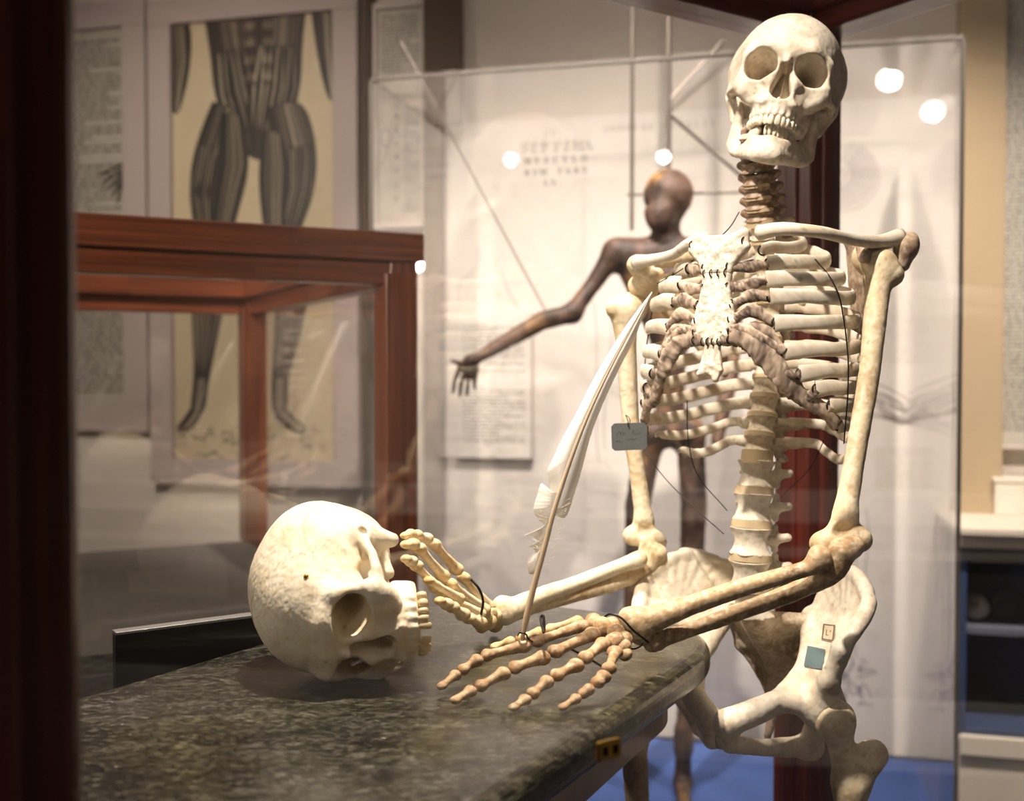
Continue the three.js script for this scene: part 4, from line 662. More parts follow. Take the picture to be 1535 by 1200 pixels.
// shoulders
{
  const cl = (pts, up) => sweep(pts.map((p) => V(...p)), (t) => [0.0062 + 0.0035 * Math.pow(Math.abs(t - 0.45) * 1.8, 2.4), 0.0056 + 0.003 * Math.pow(Math.abs(t - 0.45) * 1.8, 2.4), v3(0, 1, 0)], PALE, 44, 14, 0.12);
  part(SK, 'clavicle', cl([[1138, 349, 1.135], [1172, 343, 1.11], [1225, 347, 1.10], [1280, 359, 1.125], [1320, 362, 1.15], [1350, 355, 1.165]]), boneMat);
  part(SK, 'clavicle', cl([[1062, 358, 1.175], [1035, 365, 1.19], [1010, 381, 1.225], [985, 388, 1.26], [955, 393, 1.31]]), boneMat);
  let F = new Field();                                                        // left shoulder blade
  const gl = V(1302, 392, 1.19), ac = V(1358, 372, 1.165), sb = S(0.075, 0.155, -0.075), inf = S(0.085, 0.00, -0.085), ax = S(0.125, 0.125, -0.03);
  F.tri(sb, inf, ax, 0.003).tri(ax, inf, gl, 0.004, 0.006).ball(gl, 0.013, 0.008); F.cap(sb, V(1335, 362, 1.22), 0.004, 0.006, 0.006).cap(V(1335, 362, 1.22), ac, 0.006, 0.008, 0.006); F.cap(ac, V(1352, 395, 1.165), 0.0125, 0.009, 0.008).cap(ac, V(1362, 362, 1.165), 0.011, 0.011, 0.006); F.cap(gl, V(1297, 372, 1.16), 0.009, 0.0085, 0.008).cap(V(1297, 372, 1.16), V(1295, 385, 1.145), 0.0085, 0.007, 0.006);
  bone('scapula', F, 0.0018, boneColour(0xbca68c, 0x7f6450, 0.5, 60, 0.5), ROUGH);
  F = new Field(); const g2 = V(958, 428, 1.345), a2 = V(956, 398, 1.325), sb2 = S(-0.075, 0.155, -0.075), in2 = S(-0.085, 0.0, -0.085), ax2 = S(-0.125, 0.125, -0.03);
  F.tri(sb2, in2, ax2, 0.003).tri(ax2, in2, g2, 0.004, 0.006).ball(g2, 0.014, 0.008).cap(sb2, a2, 0.005, 0.010, 0.006).cap(a2, V(962, 415, 1.33), 0.011, 0.010, 0.006).cap(V(954, 396, 1.32), V(970, 404, 1.31), 0.011, 0.009, 0.006).cap(g2, V(985, 412, 1.30), 0.009, 0.009, 0.006);
  bone('scapula', F, 0.0018, TAN, ROUGH);
}
// arms
function humerus(head, dirIn, top, mid, low, ep1, ep2, out) {
  const F = new Field(); F.ball(head, 0.0205, 0.008); F.cap(top, out, 0.0165, 0.012, 0.012);
  F.curve([[top, 0.0165], [top.clone().lerp(mid, 0.35), 0.0122], [mid, 0.0108], [mid.clone().lerp(low, 0.55), 0.0102], [low, 0.0112]], 0.008, 18);
  const c = ep1.clone().lerp(ep2, 0.5); F.tri(low, ep1, ep2, 0.0065, 0.012); F.cap(ep1, ep2, 0.0095, 0.0105, 0.008); F.ball(ep1, 0.0112, 0.006); F.ball(ep2, 0.0118, 0.006); F.ell(c.clone().add(v3(0, 0.011, 0.008)), v3(0.008, 0.007, 0.006), 0.006, true); return F;
}
bone('humerus', humerus(V(1306, 386, 1.175), null, V(1320, 398, 1.155), V(1303, 560, 1.115), V(1268, 765, 1.07), V(1232, 815, 1.065), V(1288, 808, 1.07), V(1338, 412, 1.15)), 0.0018, TAN, ROUGH);
bone('humerus', humerus(V(946, 462, 1.355), null, V(936, 468, 1.35), V(946, 640, 1.345), V(965, 775, 1.335), V(948, 803, 1.335), V(984, 812, 1.325), V(922, 462, 1.345)), 0.0018, boneColour(0xeee2c6, 0xd2b27a, 0.4, 50, 0.3), ROUGH);
function longBone(pts, bumps = [], tri = []) { const F = new Field(); F.curve(pts, 0.008, 16); for (const [p, r] of bumps) F.ball(p, r, 0.008); for (const t of tri) F.tri(...t, 0.008); return F; }
// left forearm
bone('radius', longBone([[V(1232, 842, 1.045), 0.0098], [V(1205, 853, 1.045), 0.0078], [V(1120, 878, 1.05), 0.0088], [V(1040, 905, 1.055), 0.0098], [V(985, 925, 1.058), 0.0125], [V(958, 934, 1.06), 0.0155]], [[V(942, 925, 1.06), 0.010], [V(962, 950, 1.06), 0.0115], [V(1228, 832, 1.045), 0.0105]]), 0.0016, boneColour(0xc0a57e, 0x86653f, 0.45, 55, 0.6), ROUGH);
bone('ulna', longBone([[V(1262, 826, 1.05), 0.0135], [V(1248, 852, 1.055), 0.0135], [V(1205, 880, 1.065), 0.0095], [V(1110, 916, 1.07), 0.0085], [V(1030, 945, 1.07), 0.0074], [V(988, 958, 1.065), 0.0085]], [[V(981, 960, 1.062), 0.0098], [V(1280, 818, 1.052), 0.0105], [V(974, 967, 1.06), 0.0045]]), 0.0016, boneColour(0xb39872, 0x775436, 0.5, 55, 0.7), ROUGH);
// right forearm
bone('radius', longBone([[V(958, 838, 1.29), 0.0105], [V(930, 848, 1.285), 0.0085], [V(870, 872, 1.26), 0.0088], [V(810, 893, 1.225), 0.010], [V(778, 908, 1.205), 0.0125], [V(757, 917, 1.19), 0.0150]], [[V(752, 905, 1.19), 0.009]]), 0.0017, boneColour(0xf1e5c9, 0xd8b87e, 0.35, 50, 0.3), ROUGH);
bone('ulna', longBone([[V(975, 822, 1.32), 0.0145], [V(968, 848, 1.315), 0.0145], [V(925, 872, 1.29), 0.0095], [V(860, 893, 1.255), 0.0075], [V(800, 910, 1.22), 0.0072], [V(775, 918, 1.205), 0.0085]], [[V(988, 830, 1.315), 0.010]]), 0.0017, boneColour(0xe4d2ac, 0xb58c58, 0.4, 50, 0.4), ROUGH);
// hands
function phalanx(a, b, r, tip) {
  const F = new Field(), k = 0.003, T = b.clone().sub(a).normalize(), O = T.clone().cross(v3(0, 1, 0)).normalize(), a1 = a.clone().addScaledVector(T, r * 0.55), b1 = b.clone().addScaledVector(T, -r * 0.5), at = (t) => a1.clone().lerp(b1, t);
  F.cap(a1.clone().addScaledVector(O, r * 0.38), a1.clone().addScaledVector(O, -r * 0.38), r * 0.72, r * 0.72, k); F.chain([[at(0), r * 0.8], [at(0.25), r * 0.70], [at(0.55), r * 0.57], [at(0.8), r * 0.60], [at(1), r * (tip ? 0.52 : 0.7)]], k);
  if (!tip) F.cap(b1.clone().addScaledVector(O, r * 0.40), b1.clone().addScaledVector(O, -r * 0.40), r * 0.62, r * 0.62, k); else F.ell(b1, v3(r * 0.85, r * 0.5, r * 0.85), k);
  return F;
}
function handBones(H, fingers, col, knuckle) {
  for (const f of fingers) for (let i = 0; i < f.length; i++) { const [a, b, r] = f[i]; part(H, i === 0 ? 'metacarpal' : 'phalanx', meshField(phalanx(a, b, r, i === f.length - 1), 0.0011, (x, y, z) => { const e = Math.min(Math.hypot(x - a.x, y - a.y, z - a.z), Math.hypot(x - b.x, y - b.y, z - b.z)); return mix3(col(x, y, z), knuckle(x, y, z), clamp(1 - (e - r * 0.6) / (r * 1.6), 0, 1) * clamp(noise(x * 220, y * 220, z * 220) * 1.4, 0, 1)); }, { amp: 0.0007, freq: 240 }), boneMat); }
}
const KN = boneColour(0xb08a60, 0x7a5638, 0.5, 80, 0.9), KNL = boneColour(0xe0c48c, 0xb9904e, 0.4, 80, 0.5);
{
  const H = new THREE.Group(); H.name = 'hand'; H.userData.label = 'browned bony hand lying palm down, holding the quill'; SK.add(H); H.position.copy(VH(850, 990, -0.275).sub(SK.position));
  const f = (list, r) => list.map(([x0, y0, h0, x1, y1, h1], i) => [VH(x0, y0, h0), VH(x1, y1, h1), r * [1.12, 1.08, 0.95, 0.78][i]]);
  handBones(H, [
    f([[877, 936, -0.247, 800, 962, -0.254], [792, 966, -0.255, 724, 983, -0.263], [720, 986, -0.264, 690, 1006, -0.274], [686, 1009, -0.276, 659, 1030, -0.283]], 0.0070),
    f([[893, 948, -0.249, 828, 978, -0.257], [820, 983, -0.258, 766, 1002, -0.266], [760, 1006, -0.267, 716, 1030, -0.277], [709, 1033, -0.278, 679, 1051, -0.283]], 0.0073),
    f([[908, 962, -0.251, 874, 988, -0.260], [869, 994, -0.261, 830, 1014, -0.268], [824, 1018, -0.269, 795, 1042, -0.279], [790, 1046, -0.280, 767, 1062, -0.284]], 0.0069),
    f([[923, 974, -0.254, 912, 1004, -0.263], [909, 1010, -0.264, 892, 1026, -0.271], [887, 1030, -0.272, 870, 1042, -0.279], [866, 1045, -0.280, 841, 1061, -0.284]], 0.0062),
  ], BROWN, KN);
  handBones(H, [f([[872, 930, -0.246, 820, 944, -0.256], [814, 947, -0.257, 776, 957, -0.264], [770, 960, -0.265, 738, 970, -0.272]], 0.0066)], boneColour(0xe3cf9f, 0xb38a4e, 0.4, 60, 0.5), KNL);
  for (const [x, y, h, r] of [[890, 932, -0.244, 0.0085], [903, 940, -0.246, 0.009], [917, 936, -0.245, 0.0082], [925, 948, -0.248, 0.009], [936, 958, -0.252, 0.0082], [920, 962, -0.253, 0.0095], [934, 970, -0.257, 0.0078], [938, 980, -0.262, 0.006]]) { const c = VH(x, y, h), F = new Field(); F.ell(c, v3(r * (0.9 + rnd() * 0.3), r * (0.8 + rnd() * 0.2), r * (0.9 + rnd() * 0.3)), 0.003, false, new THREE.Euler(rnd(), rnd() * 3, rnd())).ball(c.clone().add(v3((rnd() - 0.5) * r, (rnd() - 0.5) * r, (rnd() - 0.5) * r)), r * 0.6, 0.004); part(H, 'carpal', meshField(F, 0.0011, boneColour(0xc6a67c, 0x8a6540, 0.5, 90, 0.9), { amp: 0.001, freq: 260 }), boneMat); }
  part(H, 'wire', tube([V(905, 925, 1.065), V(915, 920, 1.05), V(930, 925, 1.045), V(950, 945, 1.04), V(972, 962, 1.05)], 0.0011), wireMat, 'black wrist wire');
  part(H, 'wire', tube([V(938, 962, 1.04), V(948, 972, 1.045), V(960, 968, 1.05), V(966, 960, 1.052)], 0.0009), wireMat);
  part(H, 'wire', tube([VH(815, 948, -0.235), VH(811, 925, -0.225), VH(814, 922, -0.223), VH(816, 945, -0.235)], 0.0013), wireMat);
  part(H, 'wire', tube([VH(855, 972, -0.262), VH(880, 985, -0.265), VH(905, 1000, -0.264)], 0.0012), wireMat);
}
{
  const H = new THREE.Group(); H.name = 'hand'; H.userData.label = 'pale bony hand reaching up to the table skull'; SK.add(H); H.position.copy(V(700, 880, 1.15).sub(SK.position));
  const f = (list, r) => list.map(([x0, y0, d0, x1, y1, d1], i) => [V(x0, y0, d0), V(x1, y1, d1), r * [1.12, 1.08, 0.95, 0.78][i]]);
  handBones(H, [
    f([[735, 912, 1.18, 692, 862, 1.145], [687, 856, 1.14, 648, 812, 1.105], [644, 808, 1.10, 622, 800, 1.085], [619, 799, 1.082, 604, 803, 1.07]], 0.0074),
    f([[728, 916, 1.165, 672, 872, 1.12], [666, 866, 1.115, 626, 818, 1.075], [622, 815, 1.07, 606, 816, 1.05]], 0.0074),
    f([[722, 922, 1.155, 660, 888, 1.105], [655, 882, 1.10, 622, 845, 1.06], [619, 842, 1.055, 606, 836, 1.04]], 0.0070),
    f([[718, 928, 1.15, 668, 905, 1.11], [690, 898, 1.12, 640, 868, 1.065]], 0.0064),
    f([[722, 934, 1.15, 700, 925, 1.125], [696, 922, 1.12, 676, 908, 1.09], [672, 906, 1.085, 657, 899, 1.065]], 0.0076),
  ], boneColour(0xf0e3c4, 0xd6b47a, 0.35, 60, 0.3), KNL);
  for (const [x, y, d, r] of [[742, 922, 1.18, 0.0095], [732, 930, 1.17, 0.0095], [742, 936, 1.185, 0.0085], [726, 926, 1.165, 0.009], [734, 918, 1.175, 0.0088], [724, 936, 1.165, 0.008]]) { const c = V(x, y, d), F = new Field(); F.ell(c, v3(r * (0.9 + rnd() * 0.3), r * (0.8 + rnd() * 0.3), r), 0.003, false, new THREE.Euler(rnd(), rnd() * 3, rnd())).ball(c.clone().add(v3((rnd() - 0.5) * r, (rnd() - 0.5) * r, (rnd() - 0.5) * r)), r * 0.6, 0.004); part(H, 'carpal', meshField(F, 0.0012, boneColour(0xe8d2a2, 0xbd9860, 0.45, 90, 0.6), { amp: 0.001, freq: 260 }), boneMat); }
  part(H, 'wire', tube([V(706, 868, 1.135), V(718, 882, 1.13), V(724, 900, 1.135), V(721, 921, 1.145)], 0.0015), wireMat, 'thick black wire over the wrist');
}
console.log('arms done');
// pelvis
function hip(s) {
  const F = new Field(), si = S(s * 0.050, -0.285, -0.035), pc = S(s * 0.062, -0.238, -0.050), cr = S(s * 0.105, -0.222, -0.015), cr2 = S(s * 0.135, -0.248, 0.025), as = S(s * 0.122, -0.288, 0.075), ai = S(s * 0.108, -0.325, 0.070), ac = S(s * 0.092, -0.362, 0.045), br = S(s * 0.066, -0.325, 0.008), mid = S(s * 0.105, -0.285, 0.005), pb = S(s * 0.010, -0.378, 0.112), pb2 = S(s * 0.010, -0.402, 0.104), sup = S(s * 0.055, -0.352, 0.085), is = S(s * 0.066, -0.420, 0.012), ir = S(s * 0.032, -0.412, 0.070);
  const crest = new THREE.CatmullRomCurve3([pc, cr, cr2, as]).getPoints(9); for (let i = 0; i < 9; i++) F.tri(crest[i], crest[i + 1], mid, 0.004, 0.006);
  F.tri(si, pc, mid, 0.0045, 0.008).tri(as, ai, mid, 0.005, 0.008).tri(mid, ai, ac, 0.007, 0.01).tri(si, mid, br, 0.006, 0.01).tri(mid, ac, br, 0.007, 0.01);
  F.curve([[pc, 0.0065], [cr, 0.0065], [cr2, 0.0078], [as, 0.0085]], 0.006, 14).chain([[as, 0.0085], [ai, 0.0085], [ac, 0.015]], 0.008); F.chain([[si, 0.009], [br, 0.009], [ac, 0.012]], 0.01); F.ball(ac, 0.026, 0.012);
  F.chain([[ac, 0.013], [sup, 0.0105], [pb, 0.0120]], 0.01).curve([[si, 0.009], [S(s * 0.063, -0.318, 0.004), 0.0105], [S(s * 0.060, -0.342, 0.040), 0.012], [S(s * 0.042, -0.364, 0.082), 0.0115], [pb, 0.0115]], 0.012, 16); F.chain([[pb, 0.0115], [pb2, 0.0105], [ir, 0.0088], [is, 0.013], [ac, 0.013]], 0.008); F.ball(is, 0.014, 0.01).tri(br, ac, ai, 0.009, 0.01).tri(as, cr2, ac, 0.004, 0.008);
  F.ball(ac.clone().add(S(s * 0.024, -0.01, 0.008).sub(S(0, 0, 0))), 0.0235, 0.003, true); return F;
}
bone('hip_bone', hip(1), 0.0019, PALE, ROUGH); bone('hip_bone', hip(-1), 0.0019, boneColour(0xeee6d2, 0xcdb896, 0.35, 45, 0.3), ROUGH);
{ let F = new Field(); const c = [S(0, -0.283, 0.012), S(0, -0.32, -0.022), S(0, -0.362, -0.043), S(0, -0.392, -0.044)];
  F.chain([[c[0], 0.018], [c[1], 0.014], [c[2], 0.011], [c[3], 0.008]], 0.01); for (const s of [-1, 1]) { const a = S(s * 0.048, -0.288, -0.028), b = S(s * 0.040, -0.33, -0.040); F.tri(c[0], a, c[1], 0.009, 0.008).tri(a, b, c[1], 0.0075, 0.008).tri(b, c[2], c[1], 0.006, 0.008).tri(b, c[3], c[2], 0.004, 0.008); for (const [h, f] of [[-0.308, 0.008], [-0.332, -0.012], [-0.352, -0.026]]) F.ball(S(s * 0.0205, h, f), 0.0052, 0.004, true); }
  bone('sacrum', F, 0.0018, boneColour(0xc6b79e, 0x8d7458, 0.45, 60, 0.6), ROUGH);
  F = new Field(); F.chain([[S(0, -0.402, -0.043), 0.0075], [S(0, -0.418, -0.036), 0.006], [S(0, -0.432, -0.026), 0.0042]], 0.003); bone('coccyx', F, 0.0014, boneColour(0xa08870, 0x5e4636, 0.5, 60, 0.7), ROUGH);
  F = new Field(); F.cap(S(0, -0.374, 0.114), S(0, -0.404, 0.106), 0.0065, 0.006, 0.004); bone('pubic_cartilage', F, 0.0014, boneColour(0xb9a68c, 0x7f6a52, 0.5, 80, 0.5), ROUGH); }
// numbered sticker and blue patch on the left hip bone, legs
{ const n = S(0.115, -0.285, 0.04), q = bodyQ;
  const seat = (px, py) => { let d = 1.02; const F = HIPF; for (; d < 1.3; d += 0.0004) { const p = V(px, py, d); if (F.at(p.x, p.y, p.z) < 0) return [p, d]; } return [V(px, py, 1.13), 1.13]; };
  const HIPF = hip(1);
  const patch = (name, cx, cy, w, h, tilt, mat, label, lift) => { // a sheet that follows the bone
    const N = 6, P = [], I = []; for (let j = 0; j <= N; j++) for (let i = 0; i <= N; i++) { const u = (i / N - 0.5) * w, v = (j / N - 0.5) * h, [p] = seat(cx + u * Math.cos(tilt) - v * Math.sin(tilt), cy + u * Math.sin(tilt) + v * Math.cos(tilt)); const e = 0.002, g = v3(HIPF.at(p.x + e, p.y, p.z) - HIPF.at(p.x - e, p.y, p.z), HIPF.at(p.x, p.y + e, p.z) - HIPF.at(p.x, p.y - e, p.z), HIPF.at(p.x, p.y, p.z + e) - HIPF.at(p.x, p.y, p.z - e)).normalize(); p.addScaledVector(g, lift); P.push(p.x, p.y, p.z); }
    const uv = []; for (let j = 0; j <= N; j++) for (let i = 0; i <= N; i++) uv.push(i / N, 1 - j / N);
    for (let j = 0; j < N; j++) for (let i = 0; i < N; i++) { const a = j * (N + 1) + i; I.push(a, a + N + 1, a + 1, a + 1, a + N + 1, a + N + 2); }
    const g = new THREE.BufferGeometry(); g.setAttribute('position', new THREE.Float32BufferAttribute(P, 3)); g.setAttribute('uv', new THREE.Float32BufferAttribute(uv, 2)); g.setIndex(I); g.computeVertexNormals(); mat.side = THREE.DoubleSide; part(SK, name, g, mat, label); };
  const [c, g] = canvas(64, 90); g.fillStyle = '#cbbfa6'; g.fillRect(0, 0, 64, 90); g.strokeStyle = '#4a4038'; g.lineWidth = 6; g.strokeRect(5, 5, 54, 80); g.lineWidth = 4; g.beginPath(); g.moveTo(22, 30); g.lineTo(22, 62); g.lineTo(34, 62); g.moveTo(42, 32); g.lineTo(42, 44); g.stroke();
  patch('number_sticker', 1243, 948, 19, 25, 0.12, new THREE.MeshStandardMaterial({ map: ctex(c), roughness: 0.7 }), 'small outlined number sticker', 0.0012);
  patch('paper_patch', 1222, 986, 28, 31, 0.18, new THREE.MeshStandardMaterial({ color: 0x53666c, roughness: 0.8 }), 'blue-grey paper patch', 0.0012); }
function leg(s, hd, tr, nk, col) {
  const knee = v3(nk.x - s * 0.02, 0.545, nk.z + 0.01), F = new Field(); F.ball(hd, 0.0225, 0.006).chain([[hd, 0.013], [nk, 0.016]], 0.01).cap(nk, tr, 0.017, 0.0165, 0.012).chain([[nk, 0.0165], [nk.clone().lerp(knee, 0.3), 0.0138], [nk.clone().lerp(knee, 0.75), 0.0135], [knee.clone().add(v3(0, 0.04, 0)), 0.018]], 0.012);
  for (const t of [-1, 1]) F.ball(knee.clone().add(v3(t * 0.022, 0, 0)), 0.021, 0.012); bone('femur', F, 0.0026, col, ROUGH);
  const T = new Field(), ank = v3(knee.x, 0.165, knee.z - 0.02), top = knee.clone().add(v3(0, -0.035, -0.003)); for (const t of [-1, 1]) T.ball(top.clone().add(v3(t * 0.02, -0.005, 0)), 0.018, 0.012); T.chain([[top.clone().add(v3(0, -0.02, 0)), 0.022], [top.clone().lerp(ank, 0.3), 0.0125], [top.clone().lerp(ank, 0.85), 0.011], [ank, 0.0185]], 0.012); bone('tibia', T, 0.0032, col, ROUGH);
  const B = new Field(); B.chain([[top.clone().add(v3(s * 0.04, -0.03, -0.02)), 0.010], [top.clone().lerp(ank, 0.5).add(v3(s * 0.036, 0, -0.012)), 0.006], [ank.clone().add(v3(s * 0.026, -0.008, -0.004)), 0.010]], 0.008); bone('fibula', B, 0.003, col, ROUGH);
  const ft = new Field(); ft.cap(v3(ank.x, 0.140, ank.z), v3(ank.x, 0.122, ank.z - 0.035), 0.018, 0.02, 0.012); for (let i = 0; i < 5; i++) { const a = v3(ank.x + (i - 2) * 0.010, 0.135, ank.z + 0.03), b = v3(ank.x + (i - 2) * 0.016 - s * 0.0, 0.109, ank.z + 0.115 - Math.abs(i - 1.5) * 0.006), c = v3(ank.x + (i - 2) * 0.0175, 0.107, ank.z + 0.155 - i * 0.005); ft.chain([[a, 0.0095], [b, 0.007], [c, 0.0062]], 0.006); } ft.cap(v3(ank.x, 0.137, ank.z), v3(ank.x, 0.132, ank.z + 0.035), 0.02, 0.017, 0.014); bone('foot_bones', ft, 0.003, col, ROUGH);
}
leg(1, S(0.108, -0.371, 0.052), S(0.142, -0.408, 0.030), S(0.124, -0.438, 0.046), TAN); leg(-1, S(-0.112, -0.371, 0.052), S(-0.162, -0.408, 0.038), S(-0.142, -0.436, 0.046), TAN);
console.log('skeleton done');
// ------------------------------------------------------------------ tag hanging from the ribs
{
  const d = ribTip[-1][9].z * -1 - 0.012, c = V(943, 654, d), o = thing('paper_tag', 'small blue-grey tag with faded handwriting hanging from the ribs', 'tag', V(943, 675, d)), w = 54 / FPX * d, h = 41 / FPX * d, cut = 0.0035;
  const sh = new THREE.Shape([[-w / 2 + cut, -h / 2], [w / 2 - cut, -h / 2], [w / 2, -h / 2 + cut], [w / 2, h / 2 - cut], [w / 2 - cut, h / 2], [-w / 2 + cut, h / 2], [-w / 2, h / 2 - cut], [-w / 2, -h / 2 + cut]].map((p) => new THREE.Vector2(...p)));
  const hole = new THREE.Path(); hole.absarc(-0.001, h / 2 - 0.006, 0.0014, 0, 7); sh.holes.push(hole);
  const [cv, g] = canvas(256, 192); g.fillStyle = '#6f7577'; g.fillRect(0, 0, 256, 192); const r = seeded(3); for (let i = 0; i < 500; i++) { g.fillStyle = `rgba(${r() < 0.5 ? '40,44,46' : '150,154,152'},0.08)`; g.fillRect(r() * 256, r() * 192, 2 + r() * 8, 2 + r() * 5); }
  g.strokeStyle = 'rgba(50,52,54,0.85)'; g.lineWidth = 3; const scrib = (x, y, pts) => { g.beginPath(); g.moveTo(x, y); for (const [a, b, c2, e] of pts) g.quadraticCurveTo(x + a, y + b, x + c2, y + e); g.stroke(); };
  scrib(40, 88, [[20, -50, 26, -8], [40, -56, 44, -4], [60, -40, 62, 0]]); scrib(150, 82, [[16, -54, 12, -2], [24, 4, 34, -10], [34, 6, 50, -4], [60, -24, 66, -6]]); scrib(28, 132, [[10, -14, 16, 0], [24, -16, 32, 0], [40, 6, 50, -6]]); scrib(118, 126, [[4, -22, 16, -4], [22, -30, 30, -2], [40, -22, 44, -2], [60, -18, 66, -20]]);
  const geo = new THREE.ExtrudeGeometry(sh, { depth: 0.0008, bevelEnabled: false }), uv = geo.attributes.uv, p = geo.attributes.position; for (let i = 0; i < uv.count; i++) uv.setXY(i, p.getX(i) / w + 0.5, p.getY(i) / h + 0.5);
  geo.rotateZ(0.03); geo.rotateY(0.12); geo.translate(c.x, c.y, c.z); part(o, 'card', geo, new THREE.MeshStandardMaterial({ map: ctex(cv), roughness: 0.8 }));
  part(o, 'string', tube([V(942, 640, d - 0.002), V(941, 630, d - 0.004), V(938, 622, d + 0.004), V(944, 628, d + 0.008), V(943, 640, d + 0.004)], 0.0005), wireMat);
}
// ------------------------------------------------------------------ quill
{
  const dB = VH(784, 962, -0.252), dep = (py) => { const t = (955 - py) / (955 - 437); return -dB.z + (1.05 - -dB.z) * t; };
  const spinePx = [[782, 962], [791, 917], [803, 868], [815, 824], [830, 766], [842, 728], [860, 676], [884, 616], [918, 545], [948, 490], [978, 437]];
  const o = thing('quill_pen', 'white goose feather quill standing upright tied to the brown hand', 'quill', V(782, 962, dep(962)));
  const cv = new THREE.CatmullRomCurve3(spinePx.map(([x, y]) => V(x, y, dep(y))));
  { const N = 60, P = [], I = [], M = 10; for (let i = 0; i <= N; i++) { const t = i / N, p = cv.getPointAt(t), T = cv.getTangentAt(t), O = T.clone().cross(v3(0, 0, 1)).normalize(), Q = O.clone().cross(T), r = 0.0031 * Math.pow(1 - t, 0.75) * (t < 0.06 ? 0.45 + t * 9 : 1) + 0.00025; for (let j = 0; j < M; j++) { const a = j / M * 6.2832, q = p.clone().addScaledVector(O, Math.cos(a) * r).addScaledVector(Q, Math.sin(a) * r); P.push(q.x, q.y, q.z); } } for (let i = 0; i < N; i++) for (let j = 0; j < M; j++) { const a = i * M + j, b = i * M + (j + 1) % M; I.push(a, a + M, b, b, a + M, b + M); } const g = new THREE.BufferGeometry(); g.setAttribute('position', new THREE.Float32BufferAttribute(P, 3)); g.setIndex(I); g.computeVertexNormals(); part(o, 'shaft', g, new THREE.MeshPhysicalMaterial({ color: 0xcdb79a, roughness: 0.35, clearcoat: 0.3, side: THREE.DoubleSide }), 'tan hollow shaft'); }
  const vaneMat = new THREE.MeshPhysicalMaterial({ color: 0xf4f1ea, roughness: 0.8, transmission: 0.35, thickness: 0, side: THREE.DoubleSide });
  // a vane piece: shaft parameters t0..t1, edge pixels from low to high
  const vane = (name, t0, t1, edge, side, N = 70, M = 6) => {
    const ec = new THREE.CatmullRomCurve3(edge.map(([x, y]) => V(x, y, dep(y) + 0.004)), false, 'centripetal'), P = [], I = [];
    for (let i = 0; i <= N; i++) { const t = i / N, a = cv.getPointAt(clamp(t0 + (t1 - t0) * t, 0, 1)), b = ec.getPointAt(t), wob = 0.0009 * Math.sin(i * 1.9) + 0.0016 * (noise(i * 0.35, side * 9, t0 * 50) - 0.5); for (let j = 0; j <= M; j++) { const s = j / M, p = a.clone().lerp(b, s * (1 + (j === M ? wob * 8 : 0))); p.z += 0.006 * Math.sin(s * Math.PI) * 0.6 - 0.007 * s * s + 0.0007 * Math.sin(i * 2.6) * s; P.push(p.x, p.y, p.z); } }
    for (let i = 0; i < N; i++) for (let j = 0; j < M; j++) { const a = i * (M + 1) + j; I.push(a, a + 1, a + M + 1, a + 1, a + M + 2, a + M + 1); }
    const g = new THREE.BufferGeometry(); g.setAttribute('position', new THREE.Float32BufferAttribute(P, 3)); g.setIndex(I); g.computeVertexNormals(); part(o, name, g, vaneMat);
  };
  vane('vane', 0.42, 1, [[831, 760], [826, 735], [821, 707], [829, 688], [842, 660], [852, 642], [863, 622], [875, 598], [892, 565], [925, 510], [950, 473], [978, 437]], -1);
  vane('vane', 0.36, 1, [[832, 772], [846, 778], [862, 740], [874, 700], [883, 665], [892, 637], [907, 600], [928, 555], [953, 505], [978, 437]], 1);
  vane('vane_tuft', 0.345, 0.405, [[818, 790], [806, 778], [800, 766], [806, 742], [812, 725], [822, 742]], -1, 30);
  vane('vane_tuft', 0.30, 0.338, [[812, 820], [800, 806], [786, 804], [800, 799], [817, 793]], -1, 22); vane('vane_tuft', 0.265, 0.30, [[806, 842], [800, 824], [790, 821], [800, 818], [812, 814]], -1, 22); vane('vane_tuft', 0.20, 0.262, [[800, 862], [794, 862], [791, 846], [796, 834], [808, 828]], -1, 22);
  const bars = []; for (let i = 0; i < 46; i++) { const t = 0.2 + 0.17 * rnd(), a = cv.getPointAt(t), s = rnd() < 0.75 ? 1 : -1, l = (10 + rnd() * 14) / FPX * 1.05, b = a.clone().add(v3(s * l, l * (0.2 + rnd() * 0.5) - 0.002, (rnd() - 0.5) * 0.008)), m = a.clone().lerp(b, 0.5).add(v3(0, -0.0015, 0)); bars.push(new THREE.TubeGeometry(new THREE.QuadraticBezierCurve3(a, m, b), 4, 0.00014, 4)); }
  part(o, 'downy_barbs', mergeGeometries(bars), new THREE.MeshStandardMaterial({ color: 0xeee6da, roughness: 0.9 })).userData.kind = 'stuff';
  part(o, 'binding_wire', tube([V(776, 952, dep(955) + 0.006), V(780, 948, dep(955) - 0.004), V(788, 950, dep(955) - 0.005), V(792, 957, dep(955) + 0.003), V(799, 962, dep(955) + 0.002)], 0.0008), wireMat, 'black wire binding');
}
